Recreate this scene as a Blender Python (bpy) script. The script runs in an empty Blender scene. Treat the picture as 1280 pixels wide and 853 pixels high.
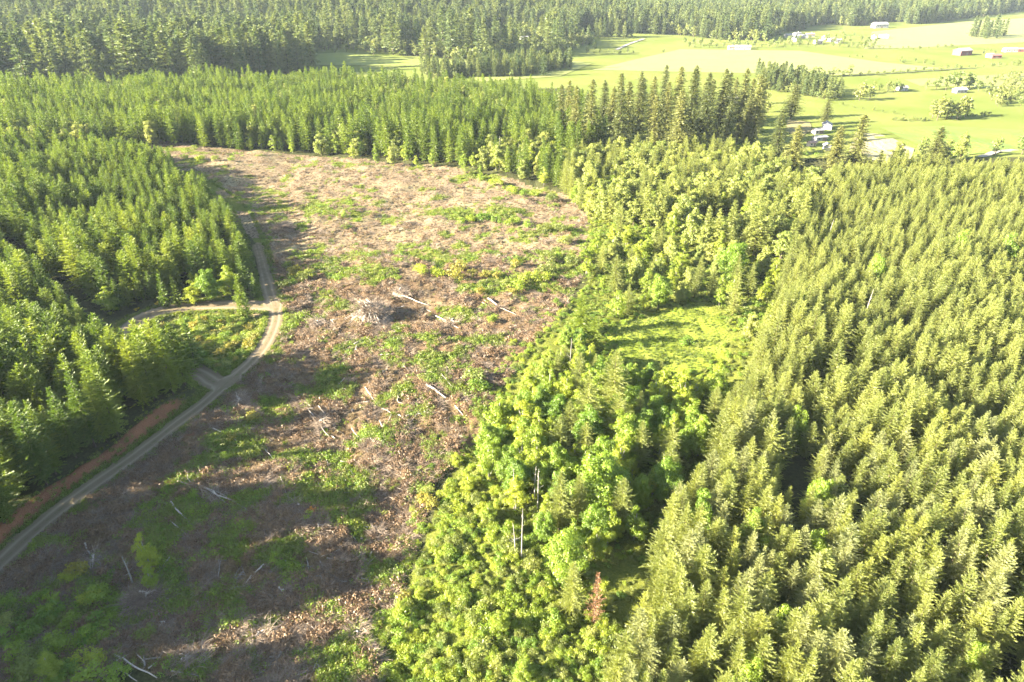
import bpy, math, random
import numpy as np

SC = bpy.context.scene
COL = SC.collection
R = math.radians
random.seed(7)
RNG = np.random.default_rng(11)

# ------------------------------------------------------------------ camera
CAM_H, PITCH, FPX = 100.0, R(29.0), 853.0
cam = bpy.data.cameras.new('camera'); cam_ob = bpy.data.objects.new('camera', cam); COL.objects.link(cam_ob)
cam.sensor_width = 36.0; cam.lens = 36.0 * FPX / 1280.0
cam.clip_start = 0.5; cam.clip_end = 30000
cam_ob.location = (0, 0, CAM_H); cam_ob.rotation_euler = (math.pi / 2 - PITCH, 0, 0)
SC.camera = cam_ob

# ------------------------------------------------------------------ sky, sun, exposure
SUN_EL, SUN_AZ = R(21.0), R(-105.0)        # azimuth clockwise from +Y (view direction)
world = bpy.data.worlds.new('World'); SC.world = world; world.use_nodes = True
wn = world.node_tree; wn.nodes.clear()
sky = wn.nodes.new('ShaderNodeTexSky'); sky.sky_type = 'NISHITA'; sky.sun_disc = False
sky.sun_elevation = SUN_EL; sky.sun_rotation = SUN_AZ % (2 * math.pi)
bg = wn.nodes.new('ShaderNodeBackground'); bg.inputs['Strength'].default_value = 0.052
wo = wn.nodes.new('ShaderNodeOutputWorld')
wn.links.new(sky.outputs[0], bg.inputs[0]); wn.links.new(bg.outputs[0], wo.inputs[0])
sl = bpy.data.lights.new('sun', 'SUN'); sl.energy = 5.0; sl.angle = R(0.5); sl.color = (1.0, 0.91, 0.74)
sun = bpy.data.objects.new('sun', sl); COL.objects.link(sun)
sun.location = (-200, -60, 300)
sun.rotation_euler = (math.pi / 2 - SUN_EL, 0, math.pi - SUN_AZ)
vs = SC.view_settings
vs.view_transform = 'Standard'; vs.look = 'None'; vs.gamma = 1.0; vs.exposure = 3.55; vs.use_curve_mapping = False
SC.render.engine = 'CYCLES'
cy = SC.cycles
cy.max_bounces = 6; cy.diffuse_bounces = 3; cy.glossy_bounces = 1; cy.transmission_bounces = 4
cy.volume_bounces = 0; cy.transparent_max_bounces = 4
cy.use_denoising = True; cy.denoising_prefilter = 'NONE'
cy.sample_clamp_indirect = 6.0
HAZE_DENSITY = 0.000034

# ------------------------------------------------------------------ numpy helpers
def sm(t):
    t = np.clip(t, 0, 1); return t * t * (3 - 2 * t)

def _hash(ix, iy, seed):
    n = (ix * 374761393 + iy * 668265263 + seed * 974711) & 0x7fffffff
    n = ((n ^ (n >> 13)) * 1274126177) & 0x7fffffff
    return ((n ^ (n >> 16)) & 0xffff) / 65535.0

def vnoise(x, y, seed=0):
    x = np.asarray(x, float); y = np.asarray(y, float)
    ix = np.floor(x).astype(np.int64); iy = np.floor(y).astype(np.int64)
    fx = x - ix; fy = y - iy
    fx = fx * fx * (3 - 2 * fx); fy = fy * fy * (3 - 2 * fy)
    a = _hash(ix, iy, seed); b = _hash(ix + 1, iy, seed); c = _hash(ix, iy + 1, seed); d = _hash(ix + 1, iy + 1, seed)
    return (a * (1 - fx) + b * fx) * (1 - fy) + (c * (1 - fx) + d * fx) * fy

def fbm(x, y, seed=0, oct=4):
    v = 0; a = 0.5; s = 0
    for k in range(oct):
        v = v + a * vnoise(np.asarray(x) * 2 ** k, np.asarray(y) * 2 ** k, seed + k * 17); s += a; a *= 0.5
    return v / s

def in_poly(x, y, poly):
    x = np.asarray(x, float); y = np.asarray(y, float)
    inside = np.zeros(x.shape, bool); n = len(poly); j = n - 1
    for i in range(n):
        xi, yi = poly[i]; xj, yj = poly[j]
        if yi != yj:
            c = ((yi > y) != (yj > y)) & (x < (xj - xi) * (y - yi) / (yj - yi) + xi)
            inside ^= c
        j = i
    return inside

def seg_dist(x, y, line):
    """distance to a polyline and which side (positive = left of travel)"""
    x = np.asarray(x, float); y = np.asarray(y, float)
    if x.size < 400:
        A = np.array(line); P0, D = A[:-1], A[1:] - A[:-1]; X = np.stack([x.ravel(), y.ravel()], 1)[:, None] - P0
        t = np.clip((X * D).sum(-1) / (D * D).sum(-1), 0, 1); E = X - t[..., None] * D; d = np.hypot(E[..., 0], E[..., 1]); j = d.argmin(1); i = np.arange(len(j))
        return d[i, j].reshape(x.shape), np.sign(D[j, 0] * X[i, j, 1] - D[j, 1] * X[i, j, 0]).reshape(x.shape)
    best = np.full(x.shape, 1e9); side = np.zeros(x.shape)
    for (ax, ay), (bx, by) in zip(line[:-1], line[1:]):
        dx, dy = bx - ax, by - ay; L2 = dx * dx + dy * dy
        t = np.clip(((x - ax) * dx + (y - ay) * dy) / L2, 0, 1)
        px, py = ax + t * dx - x, ay + t * dy - y
        d = np.hypot(px, py); cr = dx * (y - ay) - dy * (x - ax)
        m = d < best
        best = np.where(m, d, best); side = np.where(m, np.sign(cr), side)
    return best, side

# ------------------------------------------------------------------ camera rays -> ground, used to survey the plan
def ray(u, v):
    a = (u - 640) / FPX; b = (426.5 - v) / FPX
    return a, math.cos(PITCH) + b * math.sin(PITCH), -math.sin(PITCH) + b * math.cos(PITCH)

def at_z(u, v, z=0.0):
    a, y, zz = ray(u, v); t = (CAM_H - z) / -min(zz, -0.012)
    return a * t, y * t

ROAD_PX = [(-60, 770), (0, 705), (60, 650), (110, 612), (170, 570), (215, 535), (255, 505), (285, 478), (315, 452), (335, 425),
           (345, 395), (338, 370), (330, 340), (322, 310), (312, 285), (300, 262), (275, 243), (240, 228)]
SPUR_PX = [(341, 384), (290, 382), (235, 384), (195, 391), (168, 405), (168, 422), (205, 448), (250, 467), (268, 478), (287, 477)]

def smooth_line(pts, n=12):
    out = []; P = [pts[0]] + pts + [pts[-1]]
    for i in range(1, len(P) - 2):
        p0, p1, p2, p3 = [np.array(q) for q in P[i - 1:i + 3]]
        for k in range(n):
            t = k / n
            q = 0.5 * ((2 * p1) + (-p0 + p2) * t + (2 * p0 - 5 * p1 + 4 * p2 - p3) * t * t + (-p0 + 3 * p1 - 3 * p2 + p3) * t ** 3)
            out.append((float(q[0]), float(q[1])))
    out.append(tuple(map(float, pts[-1]))); return out

ROAD = smooth_line([at_z(*p) for p in ROAD_PX], 6)
SPUR = smooth_line([at_z(*p) for p in SPUR_PX], 6)
RW, SW = 2.9, 4.0     # half widths

CLEAR_PX = [(150, 830), (40, 900), (-80, 830), (0, 715), (110, 622), (215, 545), (290, 480), (330, 440), (350, 400), (345, 370), (328, 335), (318, 300),
            (265, 255), (212, 217), (186, 187), (380, 194), (560, 209), (640, 226), (712, 246), (735, 268), (735, 330), (715, 365), (700, 400), (640, 462),
            (590, 560), (540, 600), (515, 690), (480, 790), (460, 900)]
CLEAR = [at_z(*p) for p in CLEAR_PX]
MEADOW = [at_z(*p) for p in [(755, 410), (800, 392), (880, 380), (912, 400), (910, 450), (870, 470), (800, 462), (760, 440)]]
MEADOW2 = [at_z(*p) for p in [(850, 300), (865, 276), (920, 270), (935, 282), (905, 300), (880, 312)]]

def clear_mask(x, y):
    return in_poly(x, y, CLEAR)

def height(x, y, micro=True):
    x = np.asarray(x, float); y = np.asarray(y, float)
    near = sm((620 - y) / 200)
    z = near * np.minimum(0.05 * np.maximum(0, -x - 125), 14)
    z = z + 2.6 * np.exp(-(((x + 42) / 34) ** 2 + ((y - 224) / 17) ** 2))
    z = z + 1.2 * np.exp(-(((x + 95) / 60) ** 2 + ((y - 360) / 40) ** 2))
    z = z + 95 * sm((y - 760) / 2600) * sm((300 - x) / 1300)
    z = z + 45 * sm((y - 1250) / 2600)
    z = z + 75 * sm((y - 780) / 600) * sm((600 - x) / 800) * (fbm(x / 380 + 3, y / 480, 13, 2) - 0.38)
    d, s = seg_dist(x, y, ROAD)
    dl = d * s
    wy = sm((152 - y) / 14) * sm((y - 20) / 30)
    z = z + 2.4 * wy * sm((dl - 3.1) / 2.6) * sm((90 - dl) / 60)
    if micro:
        ds, _ = seg_dist(x, y, SPUR)
        off = sm((np.minimum(d, ds) - 3.0) / 4) * sm((520 - y) / 120)
        z = z + off * ((fbm(x / 26, y / 26, 6, 2) - 0.5) * 3.2 + (fbm(x / 8, y / 8, 3, 3) - 0.5) * 2.2 + (fbm(x / 2.4, y / 2.4, 5, 2) - 0.5) * 0.9)
    return z

def hz(x, y):
    return float(height(np.array([x]), np.array([y]))[0])

def hit(u, v, up=0.0):
    """plan position of the thing whose point `up` metres over its base is seen at photo pixel u,v"""
    z = 0.0
    for _ in range(12):
        x, y = at_z(u, v, z + up); z = 0.5 * z + 0.5 * float(height(np.array([x]), np.array([y]), False)[0])
    return x, y

def ppoly(px, up=0.0):
    return [hit(u, v, up) for u, v in px]

def project(x, y, z):
    c, s = math.cos(PITCH), math.sin(PITCH)
    dz = z - CAM_H; f = y * c - dz * s; upc = y * s + dz * c
    f = np.maximum(f, 1.0)
    return 640 + FPX * x / f, 426.5 - FPX * upc / f, f

def in_view(x, y, hgt, mu=60, mv=60):
    z = height(x, y, False)
    u, vb, f = project(x, y, z); _, vt, _ = project(x, y, z + hgt)
    ok = (y > 5) & (u > -mu) & (u < 1280 + mu) & (vb > -mv) & (vt < 853 + mv)
    return ok, f

# ------------------------------------------------------------------ mesh helpers
def mesh_np(name, V, F, mat=None, attrs=None, smooth=False):
    """V (n,3); F (m,3) or (m,4) index array"""
    V = np.asarray(V, np.float32); F = np.asarray(F, np.int32)
    me = bpy.data.meshes.new(name)
    me.vertices.add(len(V)); me.vertices.foreach_set('co', V.ravel())
    k = F.shape[1]
    me.loops.add(F.size); me.loops.foreach_set('vertex_index', F.ravel())
    me.polygons.add(len(F)); me.polygons.foreach_set('loop_start', np.arange(0, F.size, k, dtype=np.int32))
    if smooth: me.polygons.foreach_set('use_smooth', np.ones(len(F), bool))
    for an, (typ, arr) in (attrs or {}).items():
        a = me.attributes.new(an, typ, 'POINT')
        a.data.foreach_set('color' if typ == 'FLOAT_COLOR' else ('vector' if typ == 'FLOAT_VECTOR' else 'value'), np.asarray(arr, np.float32).ravel())
    me.update(calc_edges=True)
    if mat: me.materials.append(mat)
    return me

def ob(name, me, parent=None, loc=None):
    o = bpy.data.objects.new(name, me); COL.objects.link(o)
    if parent: o.parent = parent
    if loc is not None: o.location = loc
    return o

def tag(o, label=None, cat=None, group=None, kind=None):
    if label: o['label'] = label
    if cat: o['category'] = cat
    if group: o['group'] = group
    if kind: o['kind'] = kind
    return o

class MB:
    """collects shapes for one mesh"""
    def __init__(s): s.V = []; s.F = []; s.n = 0
    def add(s, V, F):
        s.V += [tuple(map(float, v)) for v in V]; s.F += [tuple(i + s.n for i in f) for f in F]; s.n += len(V)
    def box(s, x0, x1, y0, y1, z0, z1):
        s.add([(x0, y0, z0), (x1, y0, z0), (x1, y1, z0), (x0, y1, z0), (x0, y0, z1), (x1, y0, z1), (x1, y1, z1), (x0, y1, z1)],
              [(0, 3, 2, 1), (4, 5, 6, 7), (0, 1, 5, 4), (1, 2, 6, 5), (2, 3, 7, 6), (3, 0, 4, 7)])
    def tube(s, pts, rad, k=5, cap=True):
        pts = [np.array(p, float) for p in pts]; V = []; F = []
        for i, p in enumerate(pts):
            d = pts[min(i + 1, len(pts) - 1)] - pts[max(i - 1, 0)]; d = d / (np.linalg.norm(d) + 1e-9)
            a = np.cross(d, (0, 0, 1) if abs(d[2]) < 0.9 else (1, 0, 0)); a /= np.linalg.norm(a) + 1e-9; b = np.cross(d, a)
            for j in range(k):
                t = 2 * math.pi * j / k; V.append(p + rad[i] * (math.cos(t) * a + math.sin(t) * b))
        for i in range(len(pts) - 1):
            for j in range(k):
                F.append((i * k + j, i * k + (j + 1) % k, (i + 1) * k + (j + 1) % k, (i + 1) * k + j))
        if cap:
            F.append(tuple(range(k - 1, -1, -1))); F.append(tuple((len(pts) - 1) * k + j for j in range(k)))
        s.add(V, F)
    def mesh(s, name, mat, smooth=False):
        me = bpy.data.meshes.new(name); me.from_pydata(s.V, [], s.F); me.update()
        if smooth:
            for p in me.polygons: p.use_smooth = True
        me.materials.append(mat); return me

# ------------------------------------------------------------------ materials
def new_mat(name):
    m = bpy.data.materials.new(name); m.use_nodes = True
    nt = m.node_tree; nt.nodes.clear(); return m, nt, nt.nodes, nt.links

def foliage(name, a, b, trans=0.35, patch=None, hue_noise=1.2):
    """two leaf colours mixed by individual, by patch of the stand and by leaf"""
    m, nt, N, L = new_mat(name)
    oi = N.new('ShaderNodeObjectInfo'); geo = N.new('ShaderNodeNewGeometry')
    n1 = N.new('ShaderNodeTexNoise'); n1.inputs['Scale'].default_value = 0.035; n1.inputs['Detail'].default_value = 2
    L.new(oi.outputs['Location'], n1.inputs['Vector'])
    rl = N.new('ShaderNodeMath'); rl.operation = 'MULTIPLY_ADD'
    L.new(geo.outputs['Random Per Island'], rl.inputs[0]); rl.inputs[1].default_value = 0.45 * hue_noise; rl.inputs[2].default_value = -0.22 * hue_noise
    r2 = N.new('ShaderNodeMath'); r2.operation = 'MULTIPLY_ADD'
    L.new(oi.outputs['Random'], r2.inputs[0]); r2.inputs[1].default_value = 0.8; L.new(rl.outputs[0], r2.inputs[2])
    r3 = N.new('ShaderNodeMath'); r3.operation = 'MULTIPLY_ADD'; r3.use_clamp = True
    L.new(n1.outputs[0], r3.inputs[0]); r3.inputs[1].default_value = 1.0
    sub = N.new('ShaderNodeMath'); sub.operation = 'SUBTRACT'; L.new(r2.outputs[0], sub.inputs[0]); sub.inputs[1].default_value = 0.4
    L.new(sub.outputs[0], r3.inputs[2])
    mix = N.new('ShaderNodeMix'); mix.data_type = 'RGBA'
    L.new(r3.outputs[0], mix.inputs[0]); mix.inputs[6].default_value = (*a, 1); mix.inputs[7].default_value = (*b, 1)
    df = N.new('ShaderNodeBsdfDiffuse'); tr = N.new('ShaderNodeBsdfTranslucent'); gl = N.new('ShaderNodeBsdfGlossy')
    L.new(mix.outputs[2], df.inputs[0])
    tc = N.new('ShaderNodeMix'); tc.data_type = 'RGBA'; tc.blend_type = 'MULTIPLY'; tc.inputs[0].default_value = 1
    L.new(mix.outputs[2], tc.inputs[6]); tc.inputs[7].default_value = (1.5, 1.5, 0.7, 1)
    L.new(tc.outputs[2], tr.inputs[0])
    ms = N.new('ShaderNodeMixShader'); ms.inputs[0].default_value = trans
    L.new(df.outputs[0], ms.inputs[1]); L.new(tr.outputs[0], ms.inputs[2])
    gl.inputs['Roughness'].default_value = 0.5; gl.inputs[0].default_value = (1, 1, 0.9, 1)
    m2 = N.new('ShaderNodeMixShader'); m2.inputs[0].default_value = 0.025
    L.new(ms.outputs[0], m2.inputs[1]); L.new(gl.outputs[0], m2.inputs[2])
    out = N.new('ShaderNodeOutputMaterial'); L.new(m2.outputs[0], out.inputs[0])
    return m

def rough(name, a, b, scale=3.0, rghn=0.9, bump=0.0, stretch=None, coord='Object', by_object=0.0):
    m, nt, N, L = new_mat(name)
    tc = N.new('ShaderNodeTexCoord'); src = tc.outputs[coord]
    if stretch:
        mp = N.new('ShaderNodeMapping'); mp.inputs['Scale'].default_value = stretch; L.new(src, mp.inputs[0]); src = mp.outputs[0]
    no = N.new('ShaderNodeTexNoise'); no.inputs['Scale'].default_value = scale; no.inputs['Detail'].default_value = 5; no.inputs['Roughness'].default_value = 0.65
    L.new(src, no.inputs['Vector'])
    rp = N.new('ShaderNodeMapRange'); rp.inputs[1].default_value = 0.3; rp.inputs[2].default_value = 0.7; L.new(no.outputs[0], rp.inputs[0])
    fac = rp.outputs[0]
    if by_object:
        oi = N.new('ShaderNodeObjectInfo'); ad = N.new('ShaderNodeMath'); ad.operation = 'MULTIPLY_ADD'; ad.use_clamp = True
        sb = N.new('ShaderNodeMath'); sb.operation = 'SUBTRACT'; L.new(oi.outputs['Random'], sb.inputs[0]); sb.inputs[1].default_value = 0.5
        L.new(sb.outputs[0], ad.inputs[0]); ad.inputs[1].default_value = by_object; L.new(fac, ad.inputs[2]); fac = ad.outputs[0]
    mix = N.new('ShaderNodeMix'); mix.data_type = 'RGBA'; L.new(fac, mix.inputs[0])
    mix.inputs[6].default_value = (*a, 1); mix.inputs[7].default_value = (*b, 1)
    p = N.new('ShaderNodeBsdfPrincipled'); p.inputs['Roughness'].default_value = rghn; p.inputs['Specular IOR Level'].default_value = 0.2
    L.new(mix.outputs[2], p.inputs['Base Color'])
    if bump:
        bp = N.new('ShaderNodeBump'); bp.inputs['Strength'].default_value = bump; bp.inputs['Distance'].default_value = 0.3
        L.new(no.outputs[0], bp.inputs['Height']); L.new(bp.outputs[0], p.inputs['Normal'])
    out = N.new('ShaderNodeOutputMaterial'); L.new(p.outputs[0], out.inputs[0])
    return m

M = {}
M['fir_green'] = foliage('needles_green', (0.062, 0.105, 0.012), (0.165, 0.210, 0.022), 0.42)  # deeper green partly carries the left stand's side-lit look in its colour
M['fir_lime'] = foliage('needles_lime', (0.125, 0.170, 0.016), (0.210, 0.240, 0.026), 0.42)
M['fir_olive'] = foliage('needles_olive', (0.148, 0.172, 0.040), (0.255, 0.272, 0.068), 0.45)  # yellower than the green needles, partly painting in the right stand's front light
M['fir_yellow'] = foliage('needles_yellow', (0.172, 0.192, 0.038), (0.270, 0.280, 0.058), 0.45)
M['fir_grey'] = foliage('needles_grey', (0.145, 0.162, 0.055), (0.245, 0.252, 0.090), 0.36)
M['fir_dark'] = foliage('needles_dark', (0.075, 0.095, 0.030), (0.180, 0.180, 0.050), 0.3)
M['fir_blue'] = foliage('needles_far', (0.062, 0.095, 0.034), (0.160, 0.182, 0.050), 0.28)
M['fir_dead'] = foliage('needles_dead', (0.105, 0.048, 0.024), (0.21, 0.105, 0.050), 0.2)
M['leaf_bright'] = foliage('leaves_bright', (0.135, 0.195, 0.014), (0.270, 0.300, 0.026), 0.45)
M['leaf_deep'] = foliage('leaves_deep', (0.085, 0.155, 0.013), (0.185, 0.245, 0.020), 0.42)
M['leaf_pale'] = foliage('leaves_pale', (0.140, 0.175, 0.034), (0.255, 0.265, 0.056), 0.4)
M['leaf_gold'] = foliage('leaves_gold', (0.165, 0.155, 0.024), (0.26, 0.215, 0.034), 0.38)
M['leaf_orange_lit'] = foliage('leaves_orange_lit', (0.45, 0.17, 0.020), (0.55, 0.25, 0.03), 0.3)  # orange glow of low sun put into the leaf colour
M['flower_yellow'] = foliage('broom_flowers', (0.45, 0.30, 0.008), (0.60, 0.42, 0.012), 0.3)
M['leaf_dull'] = foliage('leaves_dull', (0.085, 0.115, 0.018), (0.165, 0.180, 0.034), 0.4)
M['leaf_far'] = foliage('leaves_far', (0.085, 0.120, 0.026), (0.165, 0.190, 0.044), 0.38)
M['leaf_farpale'] = foliage('leaves_farpale', (0.105, 0.130, 0.030), (0.195, 0.205, 0.050), 0.38)
M['brown_leaf'] = foliage('dead_leaves', (0.080, 0.046, 0.024), (0.20, 0.125, 0.066), 0.15)
M['grass'] = foliage('grass_blades', (0.060, 0.100, 0.012), (0.150, 0.175, 0.024), 0.4)
M['dry'] = foliage('dry_bracken', (0.115, 0.076, 0.040), (0.30, 0.220, 0.120), 0.15)
M['bark'] = rough('bark', (0.055, 0.040, 0.028), (0.13, 0.10, 0.075), 4, 0.95, 0.3, (1, 1, 0.25))
M['bark_pale'] = rough('pale_bark', (0.15, 0.135, 0.11), (0.33, 0.30, 0.25), 5, 0.9, 0.2, (1, 1, 0.3))
M['deadwood'] = rough('weathered_wood', (0.14, 0.115, 0.090), (0.44, 0.385, 0.31), 4, 0.85, 0.25, (0.4, 3, 3), by_object=0.9)
M['cutwood'] = rough('cut_wood', (0.16, 0.125, 0.085), (0.25, 0.20, 0.14), 9, 0.8)
M['twig'] = rough('dead_twigs', (0.075, 0.054, 0.038), (0.30, 0.23, 0.165), 1.2, 0.9, by_object=0.8)

# ------------------------------------------------------------------ ground
def axis(segs):
    out = [segs[0][0]]
    for a, b, st in segs:
        n = max(1, int(round((b - a) / st))); out += list(np.linspace(a, b, n + 1)[1:])
    return np.array(out)

GX = axis([(-7000, -3000, 400), (-3000, -800, 60), (-800, -260, 14), (-260, -125, 4), (-125, 45, 0.95), (45, 110, 2.0), (110, 300, 6), (300, 1000, 18), (1000, 3000, 60), (3000, 7000, 400)])
GY = axis([(-600, 30, 30), (30, 60, 5), (60, 215, 0.95), (215, 320, 1.6), (320, 450, 3.0), (450, 900, 10), (900, 3400, 28), (3400, 9000, 280)])
xx, yy = np.meshgrid(GX, GY)
nx, ny = len(GX), len(GY)
gx, gy = xx.ravel(), yy.ravel()
gz = height(gx, gy)

GREEN_PX = [  # green growth inside the cleared land: centre and half axes in the photo
    (245, 197, 55, 5), (250, 240, 40, 14), (300, 255, 60, 14), (400, 262, 80, 9), (470, 268, 60, 8), (600, 268, 90, 10), (680, 288, 60, 16), (560, 325, 90, 16), (690, 330, 60, 22),
    (620, 222, 60, 7), (680, 236, 50, 8), (430, 325, 55, 12), (370, 348, 50, 14), (650, 358, 70, 14), (400, 375, 40, 14), (470, 350, 30, 8), (570, 395, 30, 14),
    (470, 432, 45, 12), (535, 445, 25, 35), (545, 475, 25, 16), (410, 480, 40, 25), (330, 520, 35, 30), (300, 560, 40, 16), (260, 600, 60, 30), (225, 650, 45, 40), (365, 575, 26, 14),
    (420, 600, 24, 60), (455, 680, 24, 30), (160, 760, 60, 40), (80, 780, 90, 50), (60, 830, 90, 40), (335, 700, 30, 14), (330, 770, 30, 20), (255, 790, 34, 20), (250, 835, 60, 20),
    (500, 540, 30, 30), (475, 500, 24, 24), (540, 560, 20, 26), (300, 640, 26, 24), (205, 700, 24, 24), (130, 730, 40, 20), (345, 440, 12, 50), (520, 610, 16, 30), (335, 295, 18, 40),
    (318, 345, 12, 40), (395, 820, 30, 18), (420, 760, 26, 14)]
GREEN_W = []
for u, v, a, b in GREEN_PX:
    cx_, cy_ = at_z(u, v); x1, _ = at_z(u + a, v); _, y1 = at_z(u, v - b); _, y0 = at_z(u, v + b)
    GREEN_W.append((cx_, cy_, abs(x1 - cx_), 0.5 * (y1 - y0)))

def green_mask(x, y):
    g = np.zeros(np.shape(x))
    for cx_, cy_, a, b in GREEN_W:
        g = np.maximum(g, np.exp(-(((x - cx_) / a) ** 2 + ((y - cy_) / b) ** 2) * 1.1))
    n = fbm(x / 7, y / 7, 21, 4)
    return np.clip(sm((g * 0.9 + (n - 0.5) * 2.0 + (fbm(x / 1.8, y / 1.8, 44, 2) - 0.5) * 0.9 - 0.36) / 0.5) + 0.9 * sm((n - 0.60) / 0.10), 0, 1)

dR, sR = seg_dist(gx, gy, ROAD); dS, _ = seg_dist(gx, gy, SPUR)
cl = clear_mask(gx, gy).astype(float)
gm = green_mask(gx, gy)
mead = (in_poly(gx, gy, MEADOW) | in_poly(gx, gy, MEADOW2)).astype(float)
dl = dR * sR
red = sm((dl - 2.9) / 0.6) * sm((7.0 - dl) / 1.5) * sm((152 - gy) / 12)
red = np.maximum(red, 0.9 * np.exp(-(((gx + 88.5) / 4.5) ** 2 + ((gy - 96) / 4.5) ** 2)))
red = np.maximum(red, 0.6 * sm((-dl - 3.4) / 1.0) * sm((10 + dl) / 3) * sm((150 - gy) / 12) * (fbm(gx / 5, gy / 5, 71, 3) > 0.52))
verge = np.exp(-((np.minimum(dR - RW, dS - SW) - 0.9) / 1.1) ** 2) * (gy < 262)
far_forest = sm((gy - 2500) / 300)
zone = np.stack([cl, np.clip(np.maximum(gm * cl, verge), 0, 1), red, np.ones_like(cl)], 1)
open_field = ((gx > 60) & (gy > 400)) | (gy > 650)
LEAFY_PX = [(735, 262), (860, 285), (985, 330), (970, 400), (935, 475), (890, 565), (835, 670), (795, 760), (775, 900), (440, 1000), (490, 790), (525, 690), (560, 600), (600, 545), (640, 455), (700, 392), (735, 350)]
LEAFY = [at_z(*q_) for q_ in LEAFY_PX]
ISLE_W = [at_z(*q_) for q_ in [(330, 392), (250, 390), (195, 402), (182, 418), (235, 452), (282, 470), (310, 450), (335, 410)]]
leafy_floor = (in_poly(gx, gy, LEAFY) | in_poly(gx, gy, ISLE_W)).astype(float)
zone2 = np.stack([mead, open_field * (1 - far_forest), leafy_floor, sm((262 - gy) / 40)], 1)
idx = np.arange(nx * ny).reshape(ny, nx)
F = np.stack([idx[:-1, :-1], idx[:-1, 1:], idx[1:, 1:], idx[1:, :-1]], -1).reshape(-1, 4)

def ground_mat():
    m, nt, N, L = new_mat('ground')
    geo = N.new('ShaderNodeNewGeometry'); pos = geo.outputs['Position']
    z1 = N.new('ShaderNodeAttribute'); z1.attribute_name = 'zone'; z2 = N.new('ShaderNodeAttribute'); z2.attribute_name = 'zone2'
    s1 = N.new('ShaderNodeSeparateColor'); L.new(z1.outputs['Color'], s1.inputs[0])
    s2 = N.new('ShaderNodeSeparateColor'); L.new(z2.outputs['Color'], s2.inputs[0])
    def noise(sc, det=4, ro=0.6):
        n = N.new('ShaderNodeTexNoise'); n.inputs['Scale'].default_value = sc; n.inputs['Detail'].default_value = det; n.inputs['Roughness'].default_value = ro
        L.new(pos, n.inputs['Vector']); return n.outputs[0]
    def mixc(f, a, b):
        x = N.new('ShaderNodeMix'); x.data_type = 'RGBA'
        if hasattr(f, 'links'): L.new(f, x.inputs[0])
        else: x.inputs[0].default_value = f
        for i, c in ((6, a), (7, b)):
            if hasattr(c, 'links'): L.new(c, x.inputs[i])
            else: x.inputs[i].default_value = (*c, 1)
        return x.outputs[2]
    def rng(v, a, b):
        r = N.new('ShaderNodeMapRange'); r.inputs[1].default_value = a; r.inputs[2].default_value = b; L.new(v, r.inputs[0]); return r.outputs[0]
    def edge(mask, nz, amt=0.9):
        a = N.new('ShaderNodeMath'); a.operation = 'MULTIPLY_ADD'; L.new(nz, a.inputs[0]); a.inputs[1].default_value = amt; L.new(mask, a.inputs[2])
        return rng(a.outputs[0], 0.5 + amt * 0.5 - 0.18, 0.5 + amt * 0.5 + 0.18)
    nf = noise(1.6, 6, 0.7); nm = noise(0.32, 5, 0.65); nl = noise(0.06, 4); nff = noise(6.0, 4, 0.7)
    floor = mixc(rng(nf, 0.35, 0.65), (0.030, 0.032, 0.014), (0.065, 0.066, 0.026))
    dirt = mixc(rng(nf, 0.32, 0.68), (0.070, 0.050, 0.032), (0.205, 0.152, 0.092))
    dirt = mixc(rng(nff, 0.45, 0.75), dirt, (0.290, 0.225, 0.142))
    dirt = mixc(rng(nm, 0.5, 0.72), dirt, (0.125, 0.082, 0.046))
    dirt = mixc(rng(nl, 0.5, 0.7), dirt, (0.215, 0.180, 0.095))
    dirt = mixc(rng(noise(0.9, 3, 0.5), 0.52, 0.66), dirt, (0.040, 0.030, 0.018))
    mu = N.new('ShaderNodeMath'); mu.operation = 'MULTIPLY'; L.new(z2.outputs['Alpha'], mu.inputs[0]); L.new(rng(noise(0.13, 4), 0.30, 0.58), mu.inputs[1])
    dirt = mixc(mu.outputs[0], dirt, mixc(rng(nff, 0.35, 0.7), (0.070, 0.043, 0.024), (0.165, 0.108, 0.062)))
    grn = mixc(rng(nf, 0.3, 0.7), (0.060, 0.075, 0.014), (0.135, 0.140, 0.028))
    rsoil = mixc(rng(nm, 0.35, 0.65), (0.11, 0.038, 0.017), (0.20, 0.078, 0.034))
    rsoil = mixc(rng(nff, 0.4, 0.7), rsoil, (0.17, 0.10, 0.06))
    mdw = mixc(rng(nm, 0.3, 0.7), (0.115, 0.152, 0.018), (0.180, 0.205, 0.028))
    mdw = mixc(rng(nl, 0.45, 0.7), mdw, (0.13, 0.14, 0.03))
    fld = mixc(rng(noise(0.012, 5), 0.35, 0.65), (0.095, 0.118, 0.024), (0.135, 0.148, 0.040))
    c = mixc(edge(s1.outputs[0], nf, 0.5), floor, dirt)
    c = mixc(edge(s2.outputs[2], nm, 0.6), c, grn)
    c = mixc(edge(s1.outputs[1], nf, 0.9), c, grn)
    c = mixc(edge(s1.outputs[2], nf, 0.9), c, rsoil)
    c = mixc(edge(s2.outputs[0], nm, 0.7), c, mdw)
    c = mixc(s2.outputs[1], c, fld)
    p = N.new('ShaderNodeBsdfDiffuse'); L.new(c, p.inputs[0])
    bp = N.new('ShaderNodeBump'); bp.inputs['Strength'].default_value = 0.8; bp.inputs['Distance'].default_value = 0.35
    hsum = N.new('ShaderNodeMath'); hsum.operation = 'MULTIPLY_ADD'; L.new(nff, hsum.inputs[0]); hsum.inputs[1].default_value = 0.4; L.new(nf, hsum.inputs[2])
    fr = N.new('ShaderNodeMath'); fr.operation = 'MULTIPLY'; L.new(hsum.outputs[0], fr.inputs[0])
    inv = N.new('ShaderNodeMath'); inv.operation = 'SUBTRACT'; inv.inputs[0].default_value = 1; L.new(s2.outputs[1], inv.inputs[1]); L.new(inv.outputs[0], fr.inputs[1])
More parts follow.
